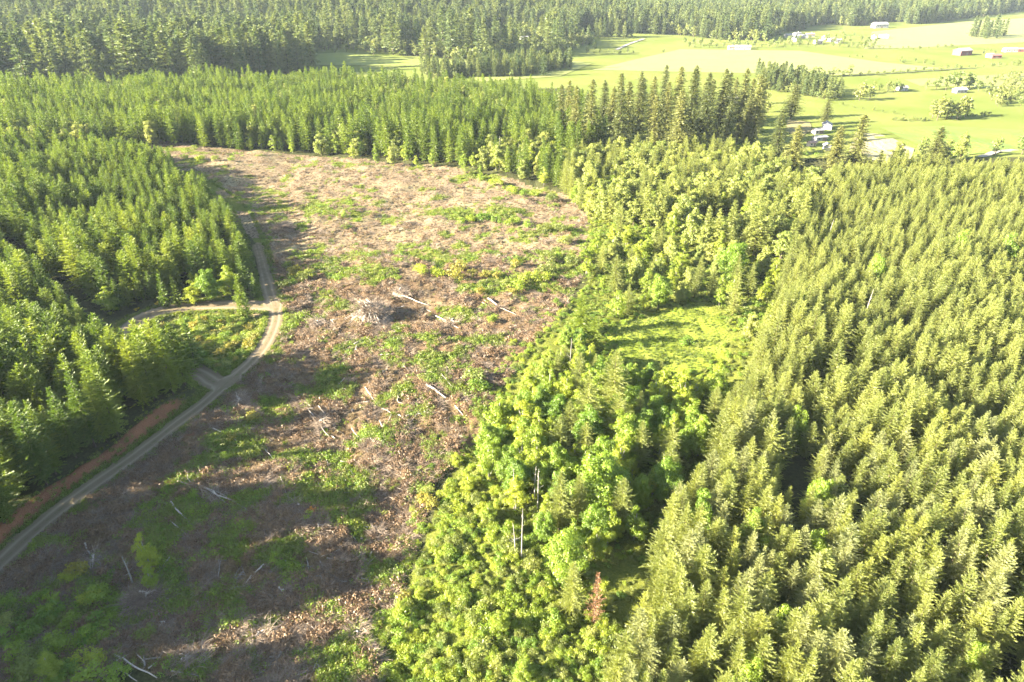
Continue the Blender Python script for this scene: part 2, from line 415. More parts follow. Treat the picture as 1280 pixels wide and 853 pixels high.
    L.new(fr.outputs[0], bp.inputs['Height']); L.new(bp.outputs[0], p.inputs['Normal'])
    out = N.new('ShaderNodeOutputMaterial'); L.new(p.outputs[0], out.inputs[0])
    return m

g_me = mesh_np('ground', np.stack([gx, gy, gz], 1), F, ground_mat(), {'zone': ('FLOAT_COLOR', zone), 'zone2': ('FLOAT_COLOR', zone2)}, True)
ground = tag(ob('ground', g_me), kind='structure')

# ------------------------------------------------------------------ dirt road and its loop
def road_mat():
    m, nt, N, L = new_mat('gravel_track')
    geo = N.new('ShaderNodeNewGeometry'); at = N.new('ShaderNodeAttribute'); at.attribute_name = 'across'
    def noise(sc, d=5):
        n = N.new('ShaderNodeTexNoise'); n.inputs['Scale'].default_value = sc; n.inputs['Detail'].default_value = d; n.inputs['Roughness'].default_value = 0.65
        L.new(geo.outputs['Position'], n.inputs['Vector']); return n.outputs[0]
    def M_(op, a, b, clamp=False):
        n = N.new('ShaderNodeMath'); n.operation = op; n.use_clamp = clamp
        for i, v in enumerate((a, b)):
            if hasattr(v, 'links'): L.new(v, n.inputs[i])
            else: n.inputs[i].default_value = v
        return n.outputs[0]
    def mixc(f, a, b):
        x = N.new('ShaderNodeMix'); x.data_type = 'RGBA'; L.new(f, x.inputs[0])
        for i, c in ((6, a), (7, b)):
            if hasattr(c, 'links'): L.new(c, x.inputs[i])
            else: x.inputs[i].default_value = (*c, 1)
        return x.outputs[2]
    n1, n2 = noise(0.5), noise(4.0)
    grav = mixc(n2, (0.095, 0.072, 0.043), (0.200, 0.155, 0.096))
    grav = mixc(n1, grav, (0.125, 0.096, 0.058))
    a = M_('ABSOLUTE', at.outputs['Fac'], 0)
    rut = M_('SUBTRACT', 1.0, M_('MULTIPLY', M_('ABSOLUTE', M_('SUBTRACT', a, 0.36), 0), 5.0), True)
    c = mixc(M_('MULTIPLY', rut, 0.85), grav, (0.225, 0.176, 0.115))
    edge = M_('ADD', M_('MULTIPLY', M_('SUBTRACT', a, 0.78), 5.0), M_('MULTIPLY', M_('SUBTRACT', n2, 0.5), 4.0), True)
    c = mixc(edge, c, (0.060, 0.075, 0.018))
    mid = M_('ADD', M_('SUBTRACT', 0.35, M_('MULTIPLY', a, 5.0)), M_('MULTIPLY', M_('SUBTRACT', n1, 0.5), 3.4), True)
    c = mixc(M_('MULTIPLY', mid, 0.9), c, (0.075, 0.088, 0.024))
    ov = N.new('ShaderNodeAttribute'); ov.attribute_name = 'overgrown'
    c = mixc(M_('ADD', M_('MULTIPLY', ov.outputs['Fac'], 1.1), M_('MULTIPLY', M_('SUBTRACT', n1, 0.62), M_('MULTIPLY', ov.outputs['Fac'], 5.0)), True), c, (0.120, 0.092, 0.052))
    p = N.new('ShaderNodeBsdfDiffuse'); L.new(c, p.inputs[0])
    bp = N.new('ShaderNodeBump'); bp.inputs['Strength'].default_value = 0.4; bp.inputs['Distance'].default_value = 0.1; L.new(n2, bp.inputs['Height']); L.new(bp.outputs[0], p.inputs['Normal'])
    out = N.new('ShaderNodeOutputMaterial'); L.new(p.outputs[0], out.inputs[0]); return m

RMAT = road_mat()
def make_road(name, line, hw, lift, taper=False, other=None, ow=3.0):
    P = np.array(line); n = len(P)
    T = np.gradient(P, axis=0); T /= np.linalg.norm(T, axis=1)[:, None]; Nn = np.stack([-T[:, 1], T[:, 0]], 1)
    ac = np.linspace(-1, 1, 13); V = []; A = []
    for i in range(n):
        w = hw * (1 + (0.0 if taper else 0.8 * math.exp(-(i / 6.0) ** 2) + 0.75 * math.exp(-((i / n - 0.40) / 0.17) ** 2))) * (1 + 0.22 * (vnoise(i * 0.35, 1.5, 5) - 0.5) * 2)
        if taper: w *= 1 - 0.45 * sm((P[i][1] - 205) / 60)
        for a in ac:
            jit = (fbm(i * 0.9, a * 3 + 9, 8, 2) - 0.5) * 2.2 * max(0, abs(a) - 0.6) / 0.4
            q = P[i] + Nn[i] * (w * a + jit); V.append((q[0], q[1], 0)); A.append(a)
    V = np.array(V); z = height(V[:, 0], V[:, 1])
    A = np.array(A); do_, _ = seg_dist(V[:, 0], V[:, 1], other); AA = A * sm((do_ - ow * 0.35) / (ow * 0.75))
    rut = -0.05 * np.exp(-((np.abs(A) - 0.36) / 0.1) ** 2)
    V[:, 2] = z + lift + rut - 0.03 * (np.abs(A) > 0.95)
    k = len(ac); id_ = np.arange(n * k).reshape(n, k)
    F = np.stack([id_[:-1, :-1], id_[1:, :-1], id_[1:, 1:], id_[:-1, 1:]], -1).reshape(-1, 4)
    return tag(ob(name, mesh_np(name, V, F, RMAT, {'across': ('FLOAT', AA + 0.18 * (AA != A) * (np.abs(AA) < 0.2)), 'overgrown': ('FLOAT', (sm((V[:, 1] - 203) / 42) if taper else np.zeros(len(V))))}, True)), kind='structure')
make_road('dirt_road', [p_ for p_ in ROAD if p_[1] < 264], RW, 0.10, True, SPUR, SW)
make_road('dirt_track', SPUR, SW, 0.06, False, ROAD, RW)

# ------------------------------------------------------------------ foliage prototypes
def unit(v): return v / (np.linalg.norm(v, axis=-1, keepdims=True) + 1e-9)

def conifer(seed, H, Rr, step, nb, tw=0.26, tl=0.75, base=0.08, droop=0.12, power=0.85, rise=0.5, irregular=0.15, tw_w=0.10, fan=(0.35, 0.9, 0.6, 1.0), lift=(-0.30, 0.45)):
    """returns (triangles n,3,3) of needle sprays along whorled branches"""
    r = np.random.default_rng(seed); T = []
    z = H * base; gap = r.uniform(0, 6.28)
    while z < H - 0.35:
        t = max(0.0, (z / H - base) / (1 - base))
        rad = Rr * (1 - t) ** power * (1 + 0.0 * t) * min(1.0, 0.55 + t * 2.2)
        k = max(4, int(round(nb * (0.65 + 0.45 * (1 - t)))))
        a0 = r.uniform(0, 6.28)
        lean = 1 + irregular * math.sin(a0 * 3 + z)
        for j in range(k):
            a = a0 + 6.283 * j / k + r.normal(0, 0.22)
            Lb = max(0.35, rad * r.uniform(1 - irregular * 2, 1 + irregular) * lean)
            e = rise * (t ** 1.3) + r.normal(0.03, 0.09)
            o = np.array([math.cos(a), math.sin(a), 0]); sd = np.array([-math.sin(a), math.cos(a), 0])
            m = max(3, int(Lb / tw)); s = (np.arange(m) + r.uniform(0.2, 0.8)) / m
            zb = z + r.normal(0, step * 0.25)
            p = o * (Lb * s)[:, None]; p[:, 2] = zb + Lb * (math.tan(e) * s - droop * s * s)
            for sg in (-1, 1):
                l = tl * (0.45 + 0.75 * (1 - s)) * r.uniform(0.6, 1.25, m) * min(1, 0.35 + Lb / 2.2)
                d = unit(o * r.uniform(fan[0], fan[1], m)[:, None] + sd * sg * r.uniform(fan[2], fan[3], m)[:, None] + np.array([0, 0, 1]) * r.uniform(lift[0], lift[1], m)[:, None])
                ph = r.uniform(-1.1, 1.1, m)[:, None]
                w = (o * np.cos(ph) + np.array([0, 0, 1]) * np.sin(ph)) * tw_w * r.uniform(0.8, 1.5, m)[:, None] * (0.5 + tl)
                T.append(np.stack([p - w, p + w, p + d * l[:, None]], 1))
            # upright needles along the branch and the tip
            d = unit(o + np.array([0, 0, 1]) * r.uniform(0.1, 1.4, m)[:, None] + sd * r.uniform(-0.5, 0.5, m)[:, None])
            w = sd * tw_w * 1.1 * r.uniform(0.8, 1.4, m)[:, None] * (0.5 + tl)
            T.append(np.stack([p - w, p + w, p + d * (tl * 0.55 * r.uniform(0.6, 1.3, m))[:, None]], 1))
        z += step * r.uniform(0.75, 1.25) * (1.0 - 0.35 * t)
    # leader
    for j in range(5):
        a = r.uniform(0, 6.28); w = np.array([math.cos(a), math.sin(a), 0]) * 0.10
        p = np.array([0, 0, H - 0.9 + 0.12 * j]); T.append(np.stack([p - w, p + w, p + np.array([r.normal(0, 0.12), r.normal(0, 0.12), 0.8])])[None])
    return np.concatenate(T)

def tri_mesh(name, T, mat):
    return mesh_np(name, T.reshape(-1, 3), np.arange(len(T) * 3).reshape(-1, 3), mat)

def leaf_cloud(r, centers, radii, per, size, squash=0.8, up=0.25):
    """rhombic leaf sprays on the shells of many clumps"""
    Q = []
    for c, rad in zip(centers, radii):
        n = max(6, int(per * rad * rad))
        d = unit(r.normal(0, 1, (n, 3)))
        d[:, 2] = np.where(d[:, 2] < -0.45, -d[:, 2], d[:, 2])
        bump = 0.45 + 0.80 * r.random(n) ** 0.8 + 0.16 * np.sin(d[:, 0] * 5 + c[0]) * np.sin(d[:, 1] * 5 + c[1])
        p = c + d * (rad * bump)[:, None] * np.array([1, 1, squash])
        nrm = unit(d + r.normal(0, 0.55, (n, 3)) + np.array([0, 0, up]))
        t = unit(np.cross(nrm, r.normal(0, 1, (n, 3)))); b = np.cross(nrm, t)
        sz = size * r.uniform(0.6, 1.35, n)[:, None]
        Q.append(np.stack([p - t * sz, p - b * sz * 0.55, p + t * sz, p + b * sz * 0.55], 1))
    return np.concatenate(Q)

def quad_mesh(name, Q, mat):
    return mesh_np(name, Q.reshape(-1, 3), np.arange(len(Q) * 4).reshape(-1, 4), mat)

def trunk_mesh(name, H, r0, mat, top=0.95, k=6, seed=0, lean=0.15):
    r = random.Random(seed); mb = MB(); n = 5; pts = []; rr = []
    for i in range(n + 1):
        t = i / n; pts.append((r.uniform(-lean, lean) * t, r.uniform(-lean, lean) * t, -0.3 + (H * top + 0.3) * t)); rr.append(max(0.015, r0 * (1 - t * 0.93)) * (1.35 if i == 0 else 1))
    mb.tube(pts, rr, k); return mb.mesh(name, mat, True)

def broadleaf(seed, H, Rr, nl, per, size, leafmat, barkmat, low=0.25, upright=1.0, limbs=8, k=5):
    r = np.random.default_rng(seed); C = []; RD = []
    zc = H * (low + 1) / 2; hh = H * (1 - low) / 2
    for i in range(nl):
        d = unit(r.normal(0, 1, 3)); f = r.uniform(0.35, 0.92) if i > nl * 0.25 else r.uniform(0, 0.4)
        taper = 1 - 0.35 * max(0, d[2]) * upright
        c = np.array([d[0] * Rr * f * taper, d[1] * Rr * f * taper, zc + d[2] * hh * f])
        C.append(c); RD.append(Rr * r.uniform(0.13, 0.34) * (0.85 if d[2] > 0.5 else 1))
    Q = leaf_cloud(r, C, RD, per, size)
    crown = quad_mesh('crown', Q, leafmat)
    mb = MB(); r0 = 0.018 * H + 0.05
    mb.tube([(0, 0, -0.3), (0.05, 0, H * low * 0.7), (0.1, 0.06, H * 0.5), (0.05, 0.1, H * 0.8)], [r0 * 1.3, r0, r0 * 0.7, r0 * 0.2], k + 1)
    for i in range(min(limbs, nl)):
        c = C[-1 - i]; zb = max(H * low * 0.5, c[2] * 0.45)
        mb.tube([(0.05, 0.02, zb), (c[0] * 0.5, c[1] * 0.5, (zb + c[2]) * 0.52), tuple(c)], [r0 * 0.45, r0 * 0.3, r0 * 0.1], k)
    return crown, mb.mesh('trunk', barkmat, True)

PROTO = {}
def reg(key, crown, trunk, H): PROTO.setdefault(key, []).append((crown, trunk, H))

for i in range(7):      # plantation firs, olive and green
    H = 15.0; Rr = [3.2, 3.6, 2.9, 3.4, 3.8, 3.0, 3.3][i]
    T = conifer(100 + i, H, Rr, 0.56, 10, tw=0.165, tl=0.66, irregular=0.20 + 0.03 * (i % 3), rise=0.75, power=0.76, droop=0.02, tw_w=0.060, fan=(0.6, 1.2, 0.35, 0.9), lift=(-0.1, 0.6))
    tm = trunk_mesh('trunk', H, 0.17, M['bark'], seed=i)
    reg('olive', tri_mesh('crown', T, M['fir_olive']), tm, H)
    T2 = conifer(200 + i, H, Rr + 0.5, 0.66, 9, tw=0.19, tl=0.82, irregular=0.22, rise=0.62, power=0.68, droop=0.10, base=0.08, tw_w=0.068, fan=(0.5, 1.1, 0.45, 0.95), lift=(-0.2, 0.45))
    reg('green', tri_mesh('crown', T2, M['fir_green']), tm, H)
for i in range(3):      # bare lower trunks at the road bank
    T = conifer(260 + i, 22.0, 4.2, 0.72, 9, tw=0.22, tl=0.95, irregular=0.22, rise=0.6, power=0.72, droop=0.12, base=0.10, tw_w=0.07, fan=(0.5, 1.1, 0.45, 0.95), lift=(-0.2, 0.45))
    reg('edge', tri_mesh('crown', T, M['fir_green']), trunk_mesh('trunk', 22, 0.2, M['bark'], seed=i + 40), 22.0)
for i in range(3):      # young open-grown firs
    T = conifer(280 + i, 7.0, 1.7, 0.42, 7, tw=0.2, tl=0.5, irregular=0.12, rise=0.6, power=0.9, base=0.03)
    reg('young', tri_mesh('crown', T, M['fir_green']), trunk_mesh('trunk', 7, 0.09, M['bark'], seed=i + 60), 7.0)
for i in range(5):      # mature firs, 42 m
    T = conifer(300 + i, 42.0, 7.4 + 0.7 * (i % 3), 1.15, 9, tw=0.55, tl=1.5, base=0.10, droop=0.32, power=0.62, irregular=0.24, rise=0.35, tw_w=0.14)
    reg('mature', tri_mesh('crown', T, M['fir_dark']), trunk_mesh('trunk', 42, 0.5, M['bark'], seed=i + 20), 42.0)
for i in range(4):      # band of middle-distance firs, coarser sprays
    T = conifer(400 + i, 21.0, 4.7, 0.95, 7, tw=0.45, tl=1.05, irregular=0.20, rise=0.65, power=0.64, droop=0.12, tw_w=0.13)
    reg('band', tri_mesh('crown', T, M['fir_green']), trunk_mesh('trunk', 21, 0.18, M['bark'], k=4, seed=i + 80), 21.0)
for i in range(4):      # far hillside conifers
    T = conifer(500 + i, 33.0, 7.0, 2.2, 8, tw=1.3, tl=2.9, irregular=0.22, rise=0.5, power=0.66, droop=0.2, tw_w=0.16)
    reg('far', tri_mesh('crown', T, M['fir_blue']), trunk_mesh('trunk', 33, 0.4, M['bark'], k=3, seed=i + 90), 33.0)
T = conifer(600, 15.0, 2.6, 0.85, 6, tw=0.3, tl=0.75, irregular=0.35, base=0.12, tw_w=0.05); reg('dead', tri_mesh('crown', T, M['fir_dead']), trunk_mesh('trunk', 15, 0.14, M['bark'], seed=3), 15.0)
for i in range(4):      # alders
    c, t = broadleaf(700 + i, 12.0, 3.0, 70, 260, 0.15, M['leaf_bright'], M['bark_pale'], -0.10, 1.4); reg('alder', c, t, 12.0)
for i in range(4):      # big maples
    c, t = broadleaf(720 + i, 15.0, 5.2, 105, 150, 0.215, M['leaf_deep'], M['bark'], 0.02, 0.8); reg('maple', c, t, 15.0)
for i in range(3):      # pale broadleaf of the middle distance
    c, t = broadleaf(740 + i, 15.0, 4.4, 80, 110, 0.27, M['leaf_pale'], M['bark'], -0.10, 1.2); reg('pale', c, t, 15.0)
for i in range(3):      # far broadleaf
    c, t = broadleaf(760 + i, 16.0, 5.0, 34, 12, 0.8, M['leaf_far'], M['bark'], 0.08, 0.8, 3, 3); reg('farleaf', c, t, 16.0)
    c2 = c.copy(); c2.materials.clear(); c2.materials.append(M['leaf_farpale']); reg('farpale', c2, t, 16.0)

def shrub(seed, Rr, H, nl, per, size, mat):
    r = np.random.default_rng(seed); C = []; RD = []
    for i in range(nl):
        a = r.uniform(0, 6.28); f = math.sqrt(r.random()) * 0.75
        C.append(np.array([math.cos(a) * Rr * f, math.sin(a) * Rr * f, H * r.uniform(0.18, 0.72) * (1 - 0.45 * f)])); RD.append(Rr * r.uniform(0.22, 0.40))
    crown = quad_mesh('foliage', leaf_cloud(r, C, RD, per, size), mat)
    mb = MB()
    for i in range(5):
        c = C[i]; mb.tube([(c[0] * 0.15, c[1] * 0.15, -0.15), (c[0] * 0.6, c[1] * 0.6, c[2] * 0.6), tuple(c)], [0.05, 0.035, 0.015], 4)
    return crown, mb.mesh('stem', M['bark'], True)
for i in range(4):
    c, t = shrub(800 + i, 1.7, 2.4, 17, 240, 0.115, M[['leaf_bright', 'leaf_bright', 'leaf_pale', 'leaf_dull'][i]]); reg('bramble', c, t, 2.4)
for i in range(3):
    c, t = shrub(820 + i, 1.6, 2.6, 16, 220, 0.12, M['leaf_deep']); reg('shrub', c, t, 2.6)
for i in range(2):
    c, t = shrub(840 + i, 1.5, 2.4, 13, 130, 0.16, M['leaf_gold']); reg('goldshrub', c, t, 2.4)
c, t = shrub(850, 0.9, 1.5, 9, 300, 0.10, M['flower_yellow']); reg('broom', c, t, 1.5)
c, t = shrub(851, 0.8, 1.6, 9, 340, 0.10, M['leaf_orange_lit']); reg('orange_lit_bush', c, t, 1.6)

def dead_brush(seed, Rr, n, mat):
    r = random.Random(seed); mb = MB()
    for i in range(n):
        a = r.uniform(0, 6.28); f = math.sqrt(r.random()) * Rr; x, y = math.cos(a) * f, math.sin(a) * f
        b = a + r.uniform(-1.6, 1.6); L = r.uniform(0.5, 1.6) * Rr; e = r.uniform(-0.1, 0.75); z0 = r.uniform(0.0, 0.30)
        d = (math.cos(b) * math.cos(e), math.sin(b) * math.cos(e), math.sin(e)); w = r.uniform(0.012, 0.034)
        mb.tube([(x, y, z0), (x + d[0] * L * 0.5, y + d[1] * L * 0.5, z0 + d[2] * L * 0.5 + 0.05), (x + d[0] * L, y + d[1] * L, max(0.02, z0 + d[2] * L * 0.8))], [w, w * 0.8, w * 0.3], 3, False)
    return mb.mesh('twigs', mat)
BRUSH = [dead_brush(900 + i, 1.1 + 0.2 * i, 70, M['twig']) for i in range(3)]

def tuft(seed, n, hgt, spread, mat, w=0.03):
    r = np.random.default_rng(seed); a = r.uniform(0, 6.28, n); f = np.sqrt(r.random(n)) * spread
    p = np.stack([np.cos(a) * f, np.sin(a) * f, np.full(n, -0.03)], 1)
    d = unit(np.stack([r.normal(0, 0.5, n), r.normal(0, 0.5, n), np.ones(n)], 1)) * (hgt * r.uniform(0.5, 1.2, n))[:, None]
    s = np.stack([-np.sin(a * 3), np.cos(a * 3), np.zeros(n)], 1) * w * r.uniform(0.7, 1.6, n)[:, None]
    return tri_mesh('blades', np.stack([p - s, p + s, p + d], 1), mat)
GRASS = [tuft(930 + i, 46, 0.45 + 0.12 * i, 0.45, M['grass'], 0.05) for i in range(3)]
DRY = [tuft(940 + i, 60, 0.40 + 0.12 * i, 0.55, M['dry'], 0.045) for i in range(3)]
def forb(seed, mat):
    r = np.random.default_rng(seed); C = [np.array([r.normal(0, 0.35), r.normal(0, 0.35), r.uniform(0.1, 0.35)]) for _ in range(7)]
    return quad_mesh('leaves', leaf_cloud(r, C, [r.uniform(0.2, 0.38) for _ in C], 110, 0.10), mat)
BROWN = [forb(960 + i, M['brown_leaf']) for i in range(3)]
FORB = [forb(950 + i, M['leaf_deep' if i == 0 else 'leaf_dull']) for i in range(3)]

# ------------------------------------------------------------------ planting
SRC = {}
def plant(key, x, y, hgt, name, label, cat, group=None, k=None, rz=None, parts=('crown', 'trunk'), widen=1.0, crown_mat=None, z=None, tilt=0.0):
    P = PROTO[key]; k = random.randrange(len(P)) if k is None else k % len(P)
    crown, trunk, H = P[k]; s = hgt / H
    e = bpy.data.objects.new(name, None); COL.objects.link(e)
    e.location = (x, y, (hz(x, y) if z is None else z) - 0.02); e.rotation_euler = (random.uniform(-tilt, tilt), random.uniform(-tilt, tilt), random.uniform(0, 6.28) if rz is None else rz)
    e.scale = (s * widen, s * widen, s); e.empty_display_size = 0.3
    tag(e, label, cat, group)
    c = ob(parts[0], crown, e); t = ob(parts[1], trunk, e)
    if crown_mat:
        c.material_slots[0].link = 'OBJECT'; c.material_slots[0].material = crown_mat
    SRC.setdefault(key, {}).setdefault(k, (c, t))
    return e

def jitter_grid(poly, sp, jit=0.42, ang=0.0, seed=1):
    r = np.random.default_rng(seed); P = np.array(poly); c = P.mean(0)
    ca, sa = math.cos(ang), math.sin(ang)
    Q = (P - c) @ np.array([[ca, sa], [-sa, ca]]).T
    lo, hi = Q.min(0), Q.max(0)
    a, b = np.meshgrid(np.arange(lo[0], hi[0], sp), np.arange(lo[1], hi[1], sp))
    a = a + (np.arange(a.shape[0]) % 2)[:, None] * sp * 0.5
    q = np.stack([a.ravel(), b.ravel()], 1) + r.uniform(-jit, jit, (a.size, 2)) * sp
    p = q @ np.array([[ca, sa], [-sa, ca]]) + c
    return p[in_poly(p[:, 0], p[:, 1], poly)]

def scatter(name, pts, sources, kind_label, rot, scl, var, z=None, tiltv=None, cat=None):
    """ONE object: points that carry copies of a few source meshes (geometry nodes)"""
    n = len(pts)
    zz = height(pts[:, 0], pts[:, 1]) if z is None else z
    me = bpy.data.meshes.new(name); me.vertices.add(n)
    me.vertices.foreach_set('co', np.stack([pts[:, 0], pts[:, 1], zz], 1).astype(np.float32).ravel())
    rv = np.zeros((n, 3), np.float32); rv[:, 2] = rot
    if tiltv is not None: rv[:, 0] = tiltv[:, 0]; rv[:, 1] = tiltv[:, 1]
    a = me.attributes.new('rot', 'FLOAT_VECTOR', 'POINT'); a.data.foreach_set('vector', rv.ravel())
    a = me.attributes.new('scl', 'FLOAT_VECTOR', 'POINT'); a.data.foreach_set('vector', np.asarray(scl, np.float32).ravel())
    a = me.attributes.new('var', 'INT', 'POINT'); a.data.foreach_set('value', np.asarray(var, np.int32))
    o = ob(name, me)
    ng = bpy.data.node_groups.new(name, 'GeometryNodeTree')
    ng.interface.new_socket('Geometry', in_out='INPUT', socket_type='NodeSocketGeometry'); ng.interface.new_socket('Geometry', in_out='OUTPUT', socket_type='NodeSocketGeometry')
    N, L = ng.nodes, ng.links
    gi = N.new('NodeGroupInput'); go = N.new('NodeGroupOutput'); jn = N.new('GeometryNodeJoinGeometry')
    def named(nm, tp):
        q = N.new('GeometryNodeInputNamedAttribute'); q.data_type = tp; q.inputs['Name'].default_value = nm; return q.outputs['Attribute']
    ra, sa, va = named('rot', 'FLOAT_VECTOR'), named('scl', 'FLOAT_VECTOR'), named('var', 'INT')
    for k, objs in enumerate(sources):
        cp = N.new('FunctionNodeCompare'); cp.data_type = 'INT'; cp.operation = 'EQUAL'
        L.new(va, cp.inputs[2]); cp.inputs[3].default_value = k
        for so in objs:
            oi = N.new('GeometryNodeObjectInfo'); oi.transform_space = 'ORIGINAL'; oi.inputs['Object'].default_value = so
            ip = N.new('GeometryNodeInstanceOnPoints')
            L.new(gi.outputs[0], ip.inputs['Points']); L.new(cp.outputs[0], ip.inputs['Selection']); L.new(oi.outputs['Geometry'], ip.inputs['Instance'])
            L.new(ra, ip.inputs['Rotation']); L.new(sa, ip.inputs['Scale']); L.new(ip.outputs[0], jn.inputs[0])
    L.new(jn.outputs[0], go.inputs[0])
    md = o.modifiers.new('scatter', 'NODES'); md.node_group = ng
    return tag(o, kind_label, cat, kind='stuff')

# ---- stands of trees: polygons surveyed on the ground
RIGHT = ppoly([(1012, 255), (1060, 226), (1180, 222), (1300, 230), (1430, 300), (1500, 1150), (735, 1150), (765, 850), (795, 760), (835, 670), (890, 565), (935, 475), (962, 400), (985, 330)])
LEFT = ppoly([(-260, 840), (0, 668), (100, 604), (226, 510), (238, 490), (226, 478), (186, 468), (135, 446), (112, 420), (126, 394), (160, 384), (200, 374), (300, 371), (318, 360), (316, 335), (298, 294), (250, 252), (208, 216), (186, 198), (60, 197), (-300, 198), (-700, 330)])
BAND = ppoly([(-250, 200), (100, 186), (180, 183), (260, 186), (380, 191), (560, 206), (640, 221), (705, 240), (720, 205), (760, 190), (730, 138), (640, 124), (560, 117), (400, 113), (250, 115), (0, 121), (-200, 124)])
LANE = ppoly([(1078, 440), (1050, 475), (1018, 535), (1000, 590), (992, 650), (985, 700)])

def stand(poly, sp, ang, seed, hmean, hvar, lane=None, lane_w=2.6, keep=0.97, extra_clear=None):
    p = jitter_grid(poly, sp, 0.52, ang, seed); r = np.random.default_rng(seed + 1)
    ok = r.random(len(p)) < keep
    if lane is not None: ok &= (seg_dist(p[:, 0], p[:, 1], lane)[0] > lane_w) | (r.random(len(p)) < 0.22)
    d1, _ = seg_dist(p[:, 0], p[:, 1], ROAD); d2, _ = seg_dist(p[:, 0], p[:, 1], SPUR)
    ok &= (d1 > 5.5) & (d2 > 5.0 + 3.5 * (p[:, 1] > 180))
    if extra_clear is not None: ok &= ~extra_clear(p)
    p = p[ok]; h = hmean * (1 + (fbm(p[:, 0] / 22, p[:, 1] / 22, seed, 3) - 0.5) * hvar + r.normal(0, 0.075, len(p)))
    vis, f = in_view(p[:, 0], p[:, 1], h, 90, 90)
    return p, h, vis, f

def nearest(f, ok, n):
    i = np.where(ok)[0]; return set(i[np.argsort(f[i])][:n].tolist())

# right-hand stand
INSIDE_PX = [(945, 650, 11), (1030, 605, 11), (880, 625, 10), (1025, 675, 9), (1225, 810, 8), (1100, 325, 13), (1205, 300, 14), (975, 770, 9), (880, 700, 8), (940, 830, 9), (1265, 300, 13), (1000, 520, 9)]
p, h, vis, f = stand(RIGHT, 3.6, R(24), 31, 13.4, 0.70, LANE, 2.0)
p, h, f = p[vis], h[vis], f[vis]
u, v, _ = project(p[:, 0], p[:, 1], height(p[:, 0], p[:, 1], False) + h * 0.8)
near = nearest(f, (u > 5) & (u < 1275) & (v > 5) & (v < 848), 290)
INSIDE = np.array([hit(u_, v_, (H + 3) * 0.8) for u_, v_, H in INSIDE_PX])
EDGE_R = RIGHT[-7:] + [RIGHT[0]]
def kind_words(h, lo, hi): return 'tall ' if h > hi else 'short ' if h < lo else ''
for i in sorted(near):
    x, y = p[i]; first = i % 7 not in SRC.get('olive', {}); hue = 0 if first else random.choice([0, 0, 1, 2])
    wd = random.uniform(0.80, 1.25); A = np.array([[x], [y]])
    zone_ = ('beside the dark lane through the plantation' if seg_dist(A[0], A[1], LANE)[0][0] < 6.5 else 'pressed round a bright broadleaf crown in the plantation' if np.hypot(*(INSIDE - p[i]).T).min() < 6 else
             'at the plantation edge against the leafy thicket' if seg_dist(A[0], A[1], EDGE_R)[0][0] < 8 else 'deep in the dense olive plantation')
    lb = kind_words(h[i], 12.0, 14.8) + ('broad ' if wd > 1.12 else 'slim ' if wd < 0.97 else '') + ['olive-green', 'yellowish', 'grey-green'][hue] + ' young conifer ' + zone_
    plant('olive', x, y, h[i], 'conifer_tree', lb, 'conifer', lb.replace('conifer', 'conifers'), k=i, widen=wd, tilt=0.03, crown_mat=[None, M['fir_yellow'], M['fir_grey']][hue])
rest = np.array([i for i in range(len(p)) if i not in near])
r = np.random.default_rng(5)
def tree_sources(key, n): return [SRC[key][k] for k in range(n)]
def scl_of(h, H, r, wv=0.15):
    s = h / H; w = r.uniform(1 - wv, 1 + wv, len(h)); return np.stack([s * w, s * w, s], 1)
scatter('conifer_forest', p[rest], tree_sources('olive', 7), 'dense olive-green conifer plantation stretching away beyond the leafy thicket', r.uniform(0, 6.28, len(rest)), scl_of(h[rest], 15.0, r, 0.22), rest % 7, tiltv=r.normal(0, 0.02, (len(rest), 2)), cat='forest')
N_RIGHT = len(p)

# left-hand stand
GAPL = ppoly([(128, 408), (85, 370), (45, 335), (5, 305)])
p, h, vis, f = stand(LEFT, 4.9, R(12), 51, 14.5, 0.85, GAPL, 4.2)
h = h * (1 + 0.28 * sm((190 - p[:, 1]) / 60))
# lower growth west of the loop
ax_, ay_ = p[:, 0] + 92, p[:, 1] - 206; al = -(ax_ * 0.966 + ay_ * 0.259); ac_ = np.abs(ax_ * -0.259 + ay_ * 0.966)
h = np.where((al > 0) & (al < 62) & (ac_ < 14), h * (0.34 + 0.5 * np.clip(al / 62, 0, 1)), h)
h = np.where((p[:, 0] > -128) & (p[:, 0] < -86) & (p[:, 1] > 163) & (p[:, 1] < 199), np.minimum(h, 4.5 + (199 - p[:, 1]) * 0.24), h)
p, h, f = p[vis], h[vis], f[vis]
dr, sr = seg_dist(p[:, 0], p[:, 1], ROAD)
bank = (dr < 10.5) & (p[:, 1] < 150)
u, v, _ = project(p[:, 0], p[:, 1], height(p[:, 0], p[:, 1], False) + h * 0.7)
inside = (u > 3) & (u < 1275) & (v > 5) & (v < 848)
near = nearest(f, inside, 290)
for i in sorted(near):
    if bank[i]:
        plant('edge', p[i, 0], p[i, 1], 19 + 3 * random.random(), 'fir_tree', 'tall fir with bare lower trunk standing on the red road bank', 'conifer', 'firs along the red road bank', k=i, tilt=0.03)
    else:
        x, y = p[i]; first = i % 7 not in SRC.get('green', {}); hue = 0 if first else random.choice([0, 0, 1]); wd = random.uniform(0.85, 1.25); A = np.array([[x], [y]])
        zone_ = ('in the front rows along the dirt road' if dr[i] < 13 else 'beside the gravel loop' if seg_dist(A[0], A[1], SPUR)[0][0] < 13 else 'deep in the fir stand beyond the dirt road')
        lb = kind_words(h[i], 13.0, 16.5) + ('broad ' if wd > 1.12 else 'slim ' if wd < 0.97 else '') + ['deep green', 'yellow-green'][hue] + ' young fir ' + zone_
        plant('green', x, y, h[i], 'fir_tree', lb, 'conifer', lb.replace('young fir', 'young firs'), k=i, widen=wd, tilt=0.03, crown_mat=[None, M['fir_lime']][hue])
